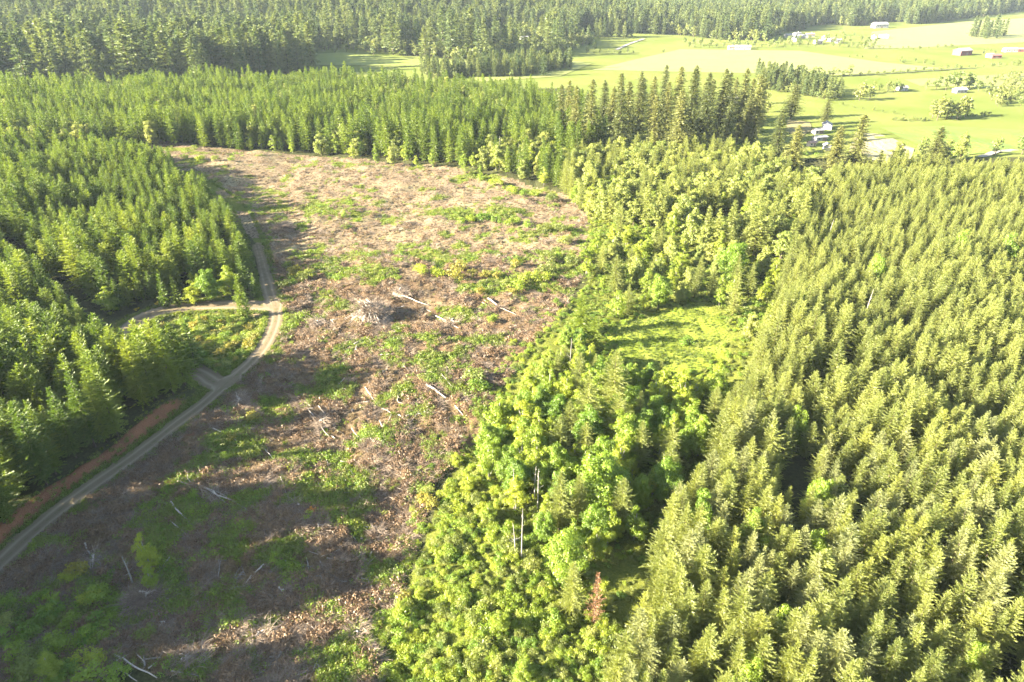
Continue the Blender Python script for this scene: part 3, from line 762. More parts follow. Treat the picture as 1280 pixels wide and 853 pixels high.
rest = np.array([i for i in range(len(p)) if i not in near])
# taller trees of the same wood on the slope left of and behind the drone: they shade the ground below the road
tall = jitter_grid([(-106, 34), (-110, 76), (-118, 92), (-150, 90), (-168, 60), (-150, 24)], 4.4, 0.4, 0.2, 77)
rt = np.random.default_rng(78); th = rt.uniform(31, 37, len(tall))
for u_, v_, H_, f_ in [(180, 686, 10, 0.72), (57, 824, 7, 0.7), (389, 637, 2.2, 0.6)]:      # gaps in the wood through which low sun reaches single trees
    cx_, cy_ = hit(u_, v_, H_ * 0.6); d_ = -((tall[:, 0] - cx_) * 0.966 + (tall[:, 1] - cy_) * 0.259); l_ = np.abs((tall[:, 0] - cx_) * -0.259 + (tall[:, 1] - cy_) * 0.966)
    zr = H_ * f_ + d_ * math.tan(SUN_EL); rad_ = 3.8 * th / 15 * np.clip(1 - zr / th, 0, 1) ** 0.68
    blk = (d_ > 0) & (l_ < rad_ * 0.8 + 0.5) & (zr < th); tall, th = tall[~blk], th[~blk]
PP = np.concatenate([p[rest], tall]); HH = np.concatenate([h[rest], th])
r = np.random.default_rng(6)
scatter('fir_forest', PP, tree_sources('green', 7), 'deep green fir stand between the dirt road and the distant hillside wood', r.uniform(0, 6.28, len(PP)), scl_of(HH, 15.0, r, 0.2), np.arange(len(PP)) % 7, tiltv=r.normal(0, 0.02, (len(PP), 2)), cat='forest')

# band of firs behind the cleared land
p, h, vis, f = stand(BAND, 5.7, R(8), 61, 18.5, 0.85)
p, h, f = p[vis], h[vis], f[vis]
near = nearest(f, (p[:, 0] > -230), 12)
for q_, i in enumerate(sorted(near)):
    plant('band', p[i, 0], p[i, 1], h[i], 'fir_tree', 'slender fir in the front rows behind the brown clearing', 'conifer', 'firs edging the far side of the clearing', k=q_, widen=random.uniform(0.9, 1.25), tilt=0.03)
rest = np.array([i for i in range(len(p)) if i not in near]); r = np.random.default_rng(8)
nb_ = fbm(p[rest, 0] / 45, p[rest, 1] / 45, 66, 3) + 0.20 * sm((430 + 0.02 * p[rest, 0] - p[rest, 1]) / 40)
leafy_ = (r.random(len(rest)) < np.clip((nb_ - 0.46) * 2.2, 0.03, 0.7)); BAND_LEAF = p[rest[leafy_]]; rest = rest[~leafy_]
scatter('fir_forest', p[rest], tree_sources('band', 4), 'broad band of even green firs between the brown clearing and valley fields', r.uniform(0, 6.28, len(rest)), scl_of(h[rest], 21.0, r, 0.2), rest % 4, cat='forest')

# tall mature firs rising behind the clearing
MAT_PX = [(702, 182, 36), (716, 186, 42), (729, 176, 34), (742, 190, 40), (757, 178, 43), (770, 196, 38), (783, 184, 44), (797, 176, 41), (808, 196, 42), (820, 184, 45), (832, 176, 42), (844, 198, 40), (853, 186, 43),
          (865, 178, 44), (876, 196, 38), (886, 186, 43), (897, 178, 45), (908, 196, 41), (917, 186, 43), (928, 192, 38), (937, 182, 40), (946, 176, 36), (716, 168, 33), (775, 166, 42), (812, 164, 43), (842, 164, 44), (870, 166, 42), (902, 166, 43), (930, 168, 40),
          (795, 158, 40), (885, 158, 38), (858, 156, 41), (915, 158, 38), (950, 160, 33), (748, 164, 36), (826, 156, 40), (943, 148, 28), (925, 150, 30)]
def MATL(v_, hh):
    a_ = 'towering' if hh >= 43 else 'modest' if hh < 38 else 'large'; b_ = 'in the front row of the old grove facing the mixed wood' if v_ >= 184 else 'in the middle of the tall old grove' if v_ >= 165 else 'in the back row of the old grove beside the fields'
    return a_ + ' dark old fir ' + b_, a_ + ' old firs ' + b_
for i, (u_, v_, hh) in enumerate(MAT_PX):
    x, y = hit(u_ + random.uniform(-7, 7), v_ + random.uniform(-6, 6))
    plant('mature', x, y, hh * random.uniform(0.76, 1.08), 'mature_fir', MATL(v_, hh)[0], 'conifer', MATL(v_, hh)[1], k=i, widen=random.uniform(0.95, 1.25))
for u_, v_, hh, lb in [(988, 149, 24, 'broad solitary fir standing in the green pasture above farm buildings'), (1030, 156, 17, 'dark round-topped fir growing close beside the farm roofs'), (1062, 226, 34, 'large spreading fir just below the grey farm roofs'), (1040, 214, 24, 'smaller fir leaning against the large fir below the farm'),
                       (1160, 222, 26, 'ragged tall fir rising above the olive plantation at field edge'), (967, 205, 30, 'dark fir overlooking the steep pasture strip'), (985, 232, 30, 'dark pointed fir where the old grove meets the olive plantation')]:
    x, y = hit(u_, v_); plant('mature', x, y, hh, 'mature_fir', lb, 'conifer', widen=1.75 if hh < 30 else 1.5)
PROTO['mature_done'] = PROTO['mature']

# mixed wood between the band, the grove and the right-hand stand
MIX = ppoly([(700, 243), (720, 208), (760, 200), (955, 205), (975, 235), (1040, 245), (1010, 268), (985, 335), (945, 330), (870, 318), (845, 300), (800, 285), (735, 274)])
q = jitter_grid(MIX, 5.2, 0.42, 0.3, 91)
q = q[~in_poly(q[:, 0], q[:, 1], MEADOW2)]
q = q[np.argsort(q[:, 1])]; mixk = np.random.default_rng(92).random(len(q)); rest = []
for i, (x, y) in enumerate(q):
    t = mixk[i]; own = i < 70
    if t < 0.42:
        if own: plant('band', x, y, random.uniform(13, 20), 'belt_conifer', 'olive fir mixed among pale broadleaf trees before the old grove', 'conifer', 'firs of the mixed wood', crown_mat=M['fir_olive'], widen=1.15)
        else: rest.append((x, y, 0, random.uniform(12, 18) / 15))
    elif t < 0.85:
        if own: plant('pale', x, y, random.uniform(11, 17), 'broadleaf_tree', 'pale olive broadleaf tree in the mixed wood before the old grove', 'tree', 'pale broadleaf trees of the mixed wood', k=i, widen=random.uniform(0.9, 1.2))
        else: rest.append((x, y, 1, random.uniform(11, 17) / 15))
    else:
        if own: plant('alder', x, y, random.uniform(9, 13), 'broadleaf_tree', 'bright green broadleaf tree in the mixed wood before the old grove', 'tree', 'bright broadleaf trees of the mixed wood', k=i)
        else: rest.append((x, y, 2, random.uniform(9, 13) / 12))
rest += [(x, y, random.choice([1, 2, 2]), random.uniform(0.65, 1.15)) for x, y in BAND_LEAF]
rest = np.array(rest); r = np.random.default_rng(93); kk = rest[:, 2].astype(int)
var = np.where(kk == 0, r.integers(0, 7, len(rest)), np.where(kk == 1, 7 + r.integers(0, 3, len(rest)), 10 + r.integers(0, 2, len(rest))))
scatter('mixed_forest', rest[:, :2], tree_sources('olive', 7) + tree_sources('pale', 3) + [SRC['alder'][k] for k in sorted(SRC['alder'])[:2]], 'pale broadleaf crowns and olive firs filling the woods round the old grove', r.uniform(0, 6.28, len(rest)), np.stack([rest[:, 3] * 1.1] * 2 + [rest[:, 3]], 1), var, cat='forest')

# broadleaf belt between clearing and plantation
def crown_at(u, v, H, frac=0.6): return hit(u, v, H * frac)
NAMED = [  # photo position of the crown's middle, height, kind, widening, label
    (728, 392, 13, 'green', 1.7, 'conifer_tree', 'dark bushy conifer at the upper tip of the broadleaf belt', 'conifer'),
    (744, 412, 11, 'green', 1.3, 'conifer_tree', 'small dark conifer tucked beside the bushy conifer above the meadow', 'conifer'),
    (825, 358, 13, 'maple', 0.9, 'broadleaf_tree', 'round vivid green tree standing above the bright meadow', 'tree'),
    (918, 322, 16, 'maple', 0.95, 'broadleaf_tree', 'large rounded deep green tree against the olive plantation edge', 'tree'),
    (748, 592, 16, 'maple', 1.15, 'broadleaf_tree', 'biggest spreading maple rising from the leafy thicket', 'tree'),
    (708, 690, 11, 'maple', 1.1, 'broadleaf_tree', 'low broad maple beside the rust-red dead conifer', 'tree'),
    (785, 545, 13, 'maple', 0.95, 'broadleaf_tree', 'deep green maple between belt alders and olive plantation', 'tree'),
    (655, 515, 13, 'alder', 1.3, 'broadleaf_tree', 'bulky yellow-green alder at the clearing side of the belt', 'tree'),
    (735, 505, 18, 'olive', 1.35, 'conifer_tree', 'grey-olive conifer rising out of the broadleaf belt', 'conifer'),
    (768, 478, 19, 'olive', 1.3, 'conifer_tree', 'taller grey-olive conifer beside the meadow corner', 'conifer'),
    (700, 545, 13, 'olive', 1.2, 'conifer_tree', 'olive conifer hemmed in by maples of the belt', 'conifer'),
    (745, 745, 12, 'dead', 1.0, 'dead_conifer', 'rust-red dead conifer at the plantation edge', 'conifer'),
    (716, 730, 13, 'olive', 1.0, 'conifer_tree', 'pale yellowish conifer next to the rust-red dead conifer', 'conifer'),
    (860, 420, 4, 'shrub', 1.2, 'shrub', 'round shrub growing on the bright meadow', 'shrub'),
    (180, 688, 10, 'alder', 0.85, 'broadleaf_tree', 'sunlit yellow-green tree among fallen grey trunks below the road', 'tree'),
    (186, 722, 6, 'alder', 1.0, 'broadleaf_tree', 'dull green small tree under the sunlit tree below the road', 'tree'),
    (57, 826, 7, 'alder', 1.1, 'broadleaf_tree', 'sunlit yellow-green bushy tree in the shaded brush below the road', 'tree'),
    (260, 352, 12, 'maple', 1.05, 'broadleaf_tree', 'bright round tree behind the gravel loop, beside the fir stand', 'tree'),
    (283, 345, 11, 'alder', 1.6, 'broadleaf_tree', 'yellow-green rounded tree next to the gravel loop', 'tree'),
    (240, 362, 9, 'alder', 1.6, 'broadleaf_tree', 'small bright green tree on the loop verge', 'tree'),
    (130, 368, 10, 'alder', 1.6, 'broadleaf_tree', 'yellow-green broadleaf clump poking from the dark fir stand', 'tree'),
    (298, 360, 10, 'young', 1.5, 'conifer_tree', 'stout light green conifer at the junction of road and loop', 'conifer'),
]
for (u_, v_, H, key, wd, nm, lb, ct) in NAMED:
    x, y = crown_at(u_, v_, H)
    plant(key, x, y, H, nm, lb, ct, widen=wd, parts=('foliage', 'stem') if ct == 'shrub' else ('crown', 'trunk'))
NPOS = np.array([crown_at(a[0], a[1], a[2]) for a in NAMED])
BELT = ppoly([(706, 430), (668, 470), (632, 520), (600, 585), (640, 640), (690, 690), (735, 720), (765, 700), (810, 660), (870, 575), (915, 490), (880, 470), (800, 470), (750, 450)])
q = jitter_grid(BELT, 4.3, 0.42, 0.5, 95)
SNAGS = np.array([hit(*a_) for a_ in [(652, 705), (672, 640), (690, 600), (648, 540), (712, 470)]])
def BL(what, x, y, cat='tree'):
    A = np.array([[x], [y]]); big = np.hypot(*(NPOS[4] - (x, y)))
    z_ = ('beside the thin dead trunks of the belt' if np.hypot(*(SNAGS - (x, y)).T).min() < 6 else 'around the biggest spreading maple of the belt' if big < 11 else 'along the clearing side of the bright belt' if seg_dist(A[0], A[1], CLEAR)[0][0] < 10 else
          'on the plantation side of the bright belt' if seg_dist(A[0], A[1], EDGE_R)[0][0] < 12 else 'at the meadow end of the bright belt' if y > 150 else 'in the middle of the bright belt')
    return what + ' ' + z_, cat, what + 's ' + z_
for i, (x, y) in enumerate(q):
    dmin = np.hypot(*(NPOS - (x, y)).T).min()
    if dmin < 3.2: continue
    t = random.random(); low = 0.6 if abs(x - 30) < 30 and y > 150 else 1.0
    if t < 0.55: plant('alder', x, y, random.uniform(6.0, 13.5) * low, 'broadleaf_tree', *BL('yellow-green alder', x, y), widen=random.uniform(0.9, 1.25))
    elif t < 0.86: plant('maple', x, y, random.uniform(7.5, 13) * low, 'broadleaf_tree', *BL('deep green maple', x, y), widen=0.85)
    else: plant('olive', x, y, random.uniform(10, 15) * low, 'belt_conifer', *BL('olive conifer', x, y, 'conifer'), widen=1.2)
# loose trees around the meadows
LOOSE = ppoly([(738, 290), (800, 300), (850, 318), (930, 330), (985, 345), (965, 400), (930, 440), (915, 395), (880, 376), (800, 388), (755, 402), (735, 380), (728, 340)])
q = jitter_grid(LOOSE, 6.4, 0.45, 0.1, 97)
for i, (x, y) in enumerate(q):
    if np.hypot(*(NPOS - (x, y)).T).min() < 4: continue
    t = random.random()
    if x < 34 and 165 < y < 215: continue
    if t < 0.38: plant('alder', x, y, random.uniform(5, 10), 'broadleaf_tree', 'light green broadleaf tree scattered round the bright meadow', 'tree', 'broadleaf trees round the meadow', widen=1.2)
    elif t < 0.60: plant('pale', x, y, random.uniform(7, 12), 'broadleaf_tree', 'pale olive tree scattered round the bright meadow', 'tree', 'pale trees round the meadow', widen=0.9)
    elif t < 0.78: plant('olive', x, y, random.uniform(9, 15), 'belt_conifer', 'olive conifer scattered round the bright meadow', 'conifer', 'conifers round the meadow', widen=1.25)
    else: plant('shrub', x, y, random.uniform(2, 3.5), 'shrub', 'low green shrub scattered round the bright meadow', 'shrub', 'shrubs round the meadow', parts=('foliage', 'stem'), widen=1.3)
# bright broadleaf crowns showing inside the plantation
for u_, v_, H in INSIDE_PX:
    x, y = crown_at(u_, v_, H + 3, 0.8); plant('maple', x, y, H + 3, 'broadleaf_tree', 'bright green broadleaf crown showing among the olive plantation conifers', 'tree', 'broadleaf trees inside the olive plantation', widen=0.62)
for u_, v_, H in [(400, 180, 15), (330, 172, 13), (240, 165, 12), (290, 176, 9), (440, 190, 10), (490, 196, 12), (540, 200, 10), (580, 205, 11), (620, 208, 9), (655, 215, 12), (215, 172, 9), (365, 184, 8), (680, 225, 11), (470, 196, 8), (600, 214, 7), (520, 203, 7)]:
    x, y = crown_at(u_, v_, H, 0.4); plant('pale' if H > 11 else 'alder', x, y, H, 'broadleaf_tree', 'leafy broadleaf tree at the foot of the firs behind the clearing', 'tree', 'broadleaf trees edging the far firs')

# thicket of brambles (nobody could count them) and the shrubs that stand out of it
THICK = ppoly([(604, 560), (560, 610), (532, 690), (498, 780), (470, 870), (430, 1000), (770, 1000), (775, 800), (745, 735), (690, 700), (640, 655)])
q = jitter_grid(THICK, 1.55, 0.48, 0.4, 101); r = np.random.default_rng(12)
for k in range(4):
    x, y = hit(*[(560, 700), (640, 760), (600, 820), (560, 640)][k])
    plant('bramble', x, y, [3.0, 3.2, 3.4, 2.8][k], 'shrub', 'rounded bright shrub standing out of the bramble thicket', 'shrub', 'shrubs standing out of the thicket', k=k, parts=('foliage', 'stem'))
for k in range(3):
    x, y = hit(*[(530, 660), (690, 780), (500, 800)][k])
    plant('shrub', x, y, [2.6, 3.2, 3.0][k], 'shrub', 'dense deep green shrub standing out of the bramble thicket', 'shrub', 'deep green shrubs of the thicket', k=k, parts=('foliage', 'stem'))
for u_, v_, H in [(625, 778, 5.5), (655, 840, 5), (500, 760, 4), (660, 835, 3.5), (610, 640, 5), (585, 600, 5), (570, 570, 4), (525, 740, 3.5)]:
    x, y = crown_at(u_, v_, H); plant('alder', x, y, H, 'broadleaf_tree', 'young yellow-green alder sprouting from the bramble thicket', 'tree', 'young alders in the thicket', widen=1.5)
hs = r.uniform(0.4, 1.2, len(q)) * (0.35 + 1.3 * fbm(q[:, 0] / 5, q[:, 1] / 5, 4, 3))
scatter('bramble_thicket', q, [SRC['bramble'][k] for k in range(4)] + [SRC['shrub'][k] for k in range(3)], 'sunlit bright green bramble thicket covering the slope below the alders', r.uniform(0, 6.28, len(q)), np.stack([hs * 0.8, hs * 0.8, hs * 0.85], 1), r.choice(7, len(q), p=[.24, .24, .12, .12, .10, .09, .09]), cat='thicket')

# dead thin trunks in the belt
def snag(u, v, H, r0, lean, label, name='dead_tree', n_br=9, group=None):
    x, y = hit(u, v); rr = random.Random(int(u * 7 + v)); mb = MB()
    pts = [(lean * t * t * H, 0.02 * H * math.sin(3 * t), -0.3 + (H + 0.3) * t) for t in (0, .25, .5, .75, 1)]
    mb.tube(pts, [r0 * 1.2, r0, r0 * .8, r0 * .55, r0 * .2], 6)
    e = bpy.data.objects.new(name, None); COL.objects.link(e); e.location = (x, y, hz(x, y)); tag(e, label, 'dead tree', group)
    ob('trunk', mb.mesh('trunk', M['bark_pale'], True), e)
    for i in range(n_br):
        t = rr.uniform(0.35, 0.97); a = rr.uniform(0, 6.28); L = rr.uniform(0.8, 2.0) * (1.2 - t); b = MB()
        p0 = (lean * t * t * H, 0.02 * H * math.sin(3 * t), H * t)
        b.tube([p0, (p0[0] + math.cos(a) * L * .6, p0[1] + math.sin(a) * L * .6, p0[2] + .25 * L), (p0[0] + math.cos(a) * L, p0[1] + math.sin(a) * L, p0[2] + .6 * L)], [r0 * .35, r0 * .22, r0 * .08], 4)
        ob('branch', b.mesh('branch', M['bark_pale']), e)
for u_, v_, H, ln in [(652, 705, 13, 0.01), (644, 698, 8, -0.06), (672, 640, 11, 0.0), (668, 628, 9, 0.02), (643, 640, 11, -0.02), (690, 600, 9, 0.02), (648, 540, 11, 0), (712, 470, 11, 0.01)]:
    snag(u_, v_, H, 0.14, ln, 'thin pale dead trunk standing among the belt alders', group='thin dead trunks of the belt')
snag(1073, 425, 17, 0.2, 0.02, 'pale dead conifer trunk beside the dark lane through the plantation')
snag(648, 222, 17, 0.2, 0.01, 'white dead trunk before the fir band behind the clearing', group='dead trunks behind the clearing')
snag(625, 216, 18, 0.2, 0.0, 'tall dead trunk before the fir band behind the clearing', group='dead trunks behind the clearing')
snag(166, 730, 7, 0.16, -0.02, 'short broken dead trunk beside the sunlit tree below the road')
snag(1030, 320, 16, 0.2, 0.03, 'grey dead top poking out of the olive plantation')

# shrubs and small trees in the clearing and the loop
SHR = [(365, 350, 2.6, 'shrub'), (378, 346, 2.6, 'bramble'), (356, 354, 2.2, 'bramble'), (368, 338, 3.4, 'goldshrub'), (388, 345, 2.6, 'bramble'), (525, 335, 2.6, 'bramble'), (548, 335, 3.0, 'bramble'), (568, 340, 3.4, 'goldshrub'), (573, 330, 3, 'goldshrub'),
       (590, 340, 2.4, 'goldshrub'), (606, 342, 2.2, 'goldshrub'), (620, 344, 2, 'goldshrub'), (632, 352, 2.0, 'bramble'), (645, 355, 2.6, 'bramble'), (660, 345, 3, 'bramble'), (678, 347, 2.6, 'bramble'), (645, 330, 2.4, 'goldshrub'), (685, 322, 3.2, 'bramble'),
       (695, 318, 3, 'shrub'), (684, 335, 3, 'bramble'), (706, 300, 3, 'bramble'), (715, 325, 3, 'bramble'), (640, 362, 1.8, 'goldshrub'), (600, 362, 1.8, 'goldshrub'), (615, 398, 1.8, 'bramble'), (600, 478, 3.0, 'shrub'), (592, 470, 3.2, 'bramble'), (430, 268, 2, 'shrub'),
       (575, 275, 2.4, 'shrub'), (590, 272, 2.6, 'bramble'), (605, 270, 3.0, 'shrub'), (620, 274, 2.8, 'shrub'), (640, 276, 2.8, 'bramble'), (660, 280, 2.6, 'shrub'), (680, 284, 2.8, 'bramble'), (700, 285, 2.8, 'bramble'), (585, 216, 2.6, 'bramble'), (602, 222, 2.8, 'shrub'),
       (620, 228, 2.6, 'bramble'), (640, 234, 2.8, 'bramble'), (655, 240, 2.8, 'shrub'), (670, 240, 2.6, 'bramble'), (690, 246, 2.8, 'bramble'), (250, 198, 2.4, 'bramble'), (270, 199, 2.4, 'bramble'), (290, 200, 2.2, 'shrub'), (230, 196, 2.2, 'shrub'), (300, 238, 2, 'bramble'),
       (180, 790, 1.8, 'bramble'), (85, 770, 2.4, 'shrub'), (60, 755, 2.4, 'shrub'), (30, 780, 2.6, 'shrub'), (105, 790, 2.4, 'shrub'), (45, 740, 2, 'shrub'), (120, 770, 2.2, 'shrub'), (15, 810, 2.4, 'shrub'), (110, 740, 2.4, 'bramble'), (95, 705, 2.6, 'goldshrub'), (85, 715, 2, 'bramble'),
       (315, 520, 2.2, 'goldshrub'), (290, 548, 1.8, 'goldshrub'), (355, 705, 1.8, 'shrub'), (345, 700, 1.6, 'shrub'), (280, 570, 1.8, 'shrub'), (240, 620, 1.8, 'shrub'), (505, 745, 1.6, 'goldshrub'), (538, 628, 2.4, 'goldshrub'), (530, 620, 2, 'goldshrub'), (385, 645, 1.4, 'shrub')]
def zone_of(u, v):
    if v < 260: return 'along the far side of the brown clearing'
    if v < 300: return 'in the green strip crossing the brown clearing'
    if u < 400 and v < 420: return 'on the mound of bushes beside the upper road'
    if v < 420: return 'on the rough ground above the slash pile'
    if u > 480: return 'at the border of clearing and thicket'
    return 'in the shaded brush below the dirt road'
SHR += [(random.uniform(-5, 150), random.uniform(735, 850), random.uniform(1.6, 3.0), random.choice(['shrub', 'shrub', 'bramble'])) for _ in range(26)]
SHL = {'shrub': 'deep green rounded shrub', 'bramble': 'bright green rounded shrub', 'goldshrub': 'yellowish golden shrub'}
for u_, v_, H, key in SHR:
    H *= 1.75 if v_ < 480 else 1.5
    x, y = hit(u_, v_, H * 0.4); lb = SHL[key] + ' ' + zone_of(u_, v_)
    plant(key, x, y, H, 'shrub', lb, 'shrub', lb.replace('rounded ', '') + ' group', parts=('foliage', 'stem'), widen=random.uniform(0.9, 1.2))
x, y = hit(389, 637, 1.2); plant('orange_lit_bush', x, y, 2.2, 'shrub', 'round bush coloured orange as if sunlit, alone on dark brown brush', 'shrub', parts=('foliage', 'stem'))
for u_, v_ in [(170, 385), (196, 381)]:
    x, y = hit(u_, v_); plant('broom', x, y, 1.7, 'shrub', 'yellow flowering broom bush on the verge of the gravel loop', 'shrub', 'flowering broom bushes', parts=('foliage', 'stem'))
x, y = hit(88, 338, 1); plant('broom', x, y, 1.5, 'shrub', 'orange-yellow broom showing in a gap of the fir stand', 'shrub', parts=('foliage', 'stem'))
ISLE = ppoly([(318, 398), (250, 396), (205, 404), (190, 420), (235, 448), (275, 462), (300, 448), (322, 420)])
q = jitter_grid(ISLE, 2.5, 0.45, 0.3, 103)
for i, (x, y) in enumerate(q):
    key = random.choice(['shrub', 'bramble', 'bramble', 'goldshrub']); lb = {'shrub': 'deep green low shrub', 'bramble': 'bright green low shrub', 'goldshrub': 'yellowish low shrub'}[key] + ' on the island inside the gravel loop'
    plant(key, x, y, random.uniform(1.3, 2.8), 'shrub', lb, 'shrub', lb + ' set', parts=('foliage', 'stem'), widen=1.4)
for u_, v_, H in [(240, 440, 9), (308, 385, 6), (300, 388, 5), (265, 400, 3.5), (250, 402, 3), (286, 404, 3), (278, 396, 3), (230, 410, 5), (232, 452, 6), (222, 445, 5)]:
    H *= 1.6; x, y = hit(u_, v_, H * 0.35); plant('young', x, y, H, 'young_fir', 'young open-grown fir on the island inside the gravel loop', 'conifer', 'young firs on the loop island', widen=1.15)
for u_, v_, H in [(318, 362, 6), (220, 372, 7), (205, 372, 8), (175, 365, 7)]:
    H *= 1.5; x, y = hit(u_, v_, H * 0.3); plant('young', x, y, H, 'young_fir', 'young fir fronting the dark stand behind the gravel loop', 'conifer', 'young firs behind the loop')

# ------------------------------------------------------------------ slash, grass and dry growth on the cleared land
def cleared_points(n, weight, ymax, seed):
    r = np.random.default_rng(seed); P = np.array(CLEAR); out = []; tot = 0
    while tot < n:
        u = r.uniform(-30, 760, 60000); v = r.uniform(185, 880, 60000)
        a = (u - 640) / FPX; b = (426.5 - v) / FPX
        y_ = math.cos(PITCH) + b * math.sin(PITCH); z_ = -math.sin(PITCH) + b * math.cos(PITCH); t = CAM_H / -z_
        p = np.stack([a * t, y_ * t], 1); p += r.normal(0, 0.8, p.shape)
        ok = clear_mask(p[:, 0], p[:, 1]) & (p[:, 1] < ymax)
        d1, _ = seg_dist(p[:, 0], p[:, 1], ROAD); d2, _ = seg_dist(p[:, 0], p[:, 1], SPUR)
        ok &= (d1 > RW + 0.1) & (d2 > SW + 0.1)
        p = p[ok]; p = p[r.random(len(p)) < weight(p[:, 0], p[:, 1])]
        out.append(p); tot += len(p)
    return np.concatenate(out)[:n]

def small_thing(name, me, part, px, label, cat, group, s=1.0):
    x, y = hit(*px); e = bpy.data.objects.new(name, None); COL.objects.link(e); e.location = (x, y, hz(x, y)); e.scale = (s, s, s); tag(e, label, cat, group)
    return ob(part, me, e)
brush_src = [small_thing('brush_heap', BRUSH[k], 'twigs', [(300, 500), (330, 610), (400, 655)][k], 'low grey heap of dead twigs on the cleared ground below the road', 'brush', 'heaps of dead twigs', 1.3) for k in range(3)]
grass_src = [small_thing('grass_tuft', GRASS[k], 'blades', [(352, 420), (350, 450), (330, 480)][k], 'tuft of green grass on the road verge', 'grass', 'grass tufts on the road verge') for k in range(3)]
dry_src = [small_thing('dry_bracken', DRY[k], 'fronds', [(560, 470), (590, 500), (570, 540)][k], 'tuft of dry brown bracken beside the leafy belt', 'bracken', 'dry bracken tufts') for k in range(3)]
forb_src = [small_thing('leafy_plant', FORB[k], 'leaves', [(430, 580), (470, 440), (540, 440)][k], 'low leafy green plant sprouting on the cleared ground', 'plant', 'leafy plants on cleared ground') for k in range(3)]
brown_src = [small_thing('dead_bush', BROWN[k], 'leaves', [(400, 640), (410, 690), (440, 600)][k], 'withered brown bush on the brown strip crossing the slope', 'bush', 'withered brown bushes', 2.2) for k in range(3)]
r = np.random.default_rng(200)
def free(nm, n, srcs, weight, smin, smax, label, ymax, seed, cat, tz=0.0):
    p = cleared_points(n, weight, ymax, seed); s = r.uniform(smin, smax, n)
    scatter(nm, p, [(o,) for o in srcs], label, r.uniform(0, 6.28, n), np.stack([s, s, s * r.uniform(0.7, 1.2, n)], 1), r.integers(0, len(srcs), n), tiltv=r.normal(0, 0.12, (n, 2)), cat=cat)
brown = lambda x, y: np.clip(1.05 - green_mask(x, y), 0, 1)
green = lambda x, y: np.clip(green_mask(x, y) + 0.02, 0, 1)
clumpy = lambda x, y: brown(x, y) * sm((fbm(x / 4.5, y / 4.5, 33, 3) - 0.42) / 0.2) * (0.35 + 0.65 * (y < 245))
free('slash_litter', 6500, brush_src, clumpy, 0.4, 1.15, 'dead twigs and slash littering the brown cleared ground', 420, 301, 'slash')
free('withered_brush', 7000, brown_src, clumpy, 0.6, 2.3, 'withered brown brush in heaps over the cleared ground', 430, 305, 'brush')
free('dry_growth', 20000, dry_src, brown, 0.4, 1.1, 'dry brown bracken and grass over the cleared ground', 430, 302, 'dry growth')
free('green_growth', 11000, forb_src, green, 0.6, 2.1, 'leafy green ground cover in patches over the cleared ground', 430, 303, 'ground cover')
free('grass', 9000, grass_src, green, 0.7, 1.6, 'short green grass in patches over the cleared ground', 430, 304, 'grass')
# verge growth along the road, in clumps
def verge_pts(line, hw, n, seed):
    r = np.random.default_rng(seed); P = np.array(line); T = np.gradient(P, axis=0); T /= np.linalg.norm(T, axis=1)[:, None]
    i = r.integers(0, len(P) - 1, n); t = r.random(n)[:, None]; q = P[i] * (1 - t) + P[i + 1] * t
    s = r.choice([-1, 1], n) * (hw + np.abs(r.normal(0.1, 0.8, n)) - 0.3)
    q = q + np.stack([-T[i, 1], T[i, 0]], 1) * s[:, None]
    return q[(seg_dist(q[:, 0], q[:, 1], ROAD)[0] > RW - 0.35) & (seg_dist(q[:, 0], q[:, 1], SPUR)[0] > SW - 0.35)]
q = np.concatenate([verge_pts(ROAD, RW, 2600, 1), verge_pts(SPUR, SW, 1300, 2)]); s = r.uniform(0.6, 1.5, len(q))
scatter('verge_grass', q, [(o,) for o in grass_src] + [(o,) for o in forb_src], 'ragged green grass along both verges of the dirt road', r.uniform(0, 6.28, len(q)), np.stack([s, s, s], 1), r.choice(6, len(q), p=[.25, .25, .25, .05, .1, .1]), cat='grass')
P_ = np.array([p_ for p_ in ROAD if 70 < p_[1] < 152]); T_ = np.gradient(P_, axis=0); T_ /= np.linalg.norm(T_, axis=1)[:, None]; i_ = r.integers(0, len(P_) - 1, 230); t_ = r.random(230)[:, None]
q = P_[i_] * (1 - t_) + P_[i_ + 1] * t_ + np.stack([-T_[i_, 1], T_[i_, 0]], 1) * r.uniform(2.8, 8.0, 230)[:, None]; s = r.uniform(0.4, 1.2, 230)
scatter('bank_weeds', q, [(o,) for o in grass_src] + [(o,) for o in forb_src], 'weeds and grass growing on the red road bank', r.uniform(0, 6.28, 230), np.stack([s, s, s], 1), r.integers(0, 6, 230), cat='weeds')
# meadow grass
q = np.concatenate([jitter_grid(MEADOW, 0.75, 0.8, 0, 5), jitter_grid(MEADOW2, 1.2, 0.8, 0, 6)]); s = r.uniform(0.3, 0.75, len(q)) * (0.4 + 1.2 * fbm(q[:, 0] / 5, q[:, 1] / 5, 12, 3))
scatter('meadow_grass', q, [(o,) for o in grass_src], 'lush grass of the bright small meadow between woods', r.uniform(0, 6.28, len(q)), np.stack([s, s, s], 1), r.integers(0, 3, len(q)), cat='grass')
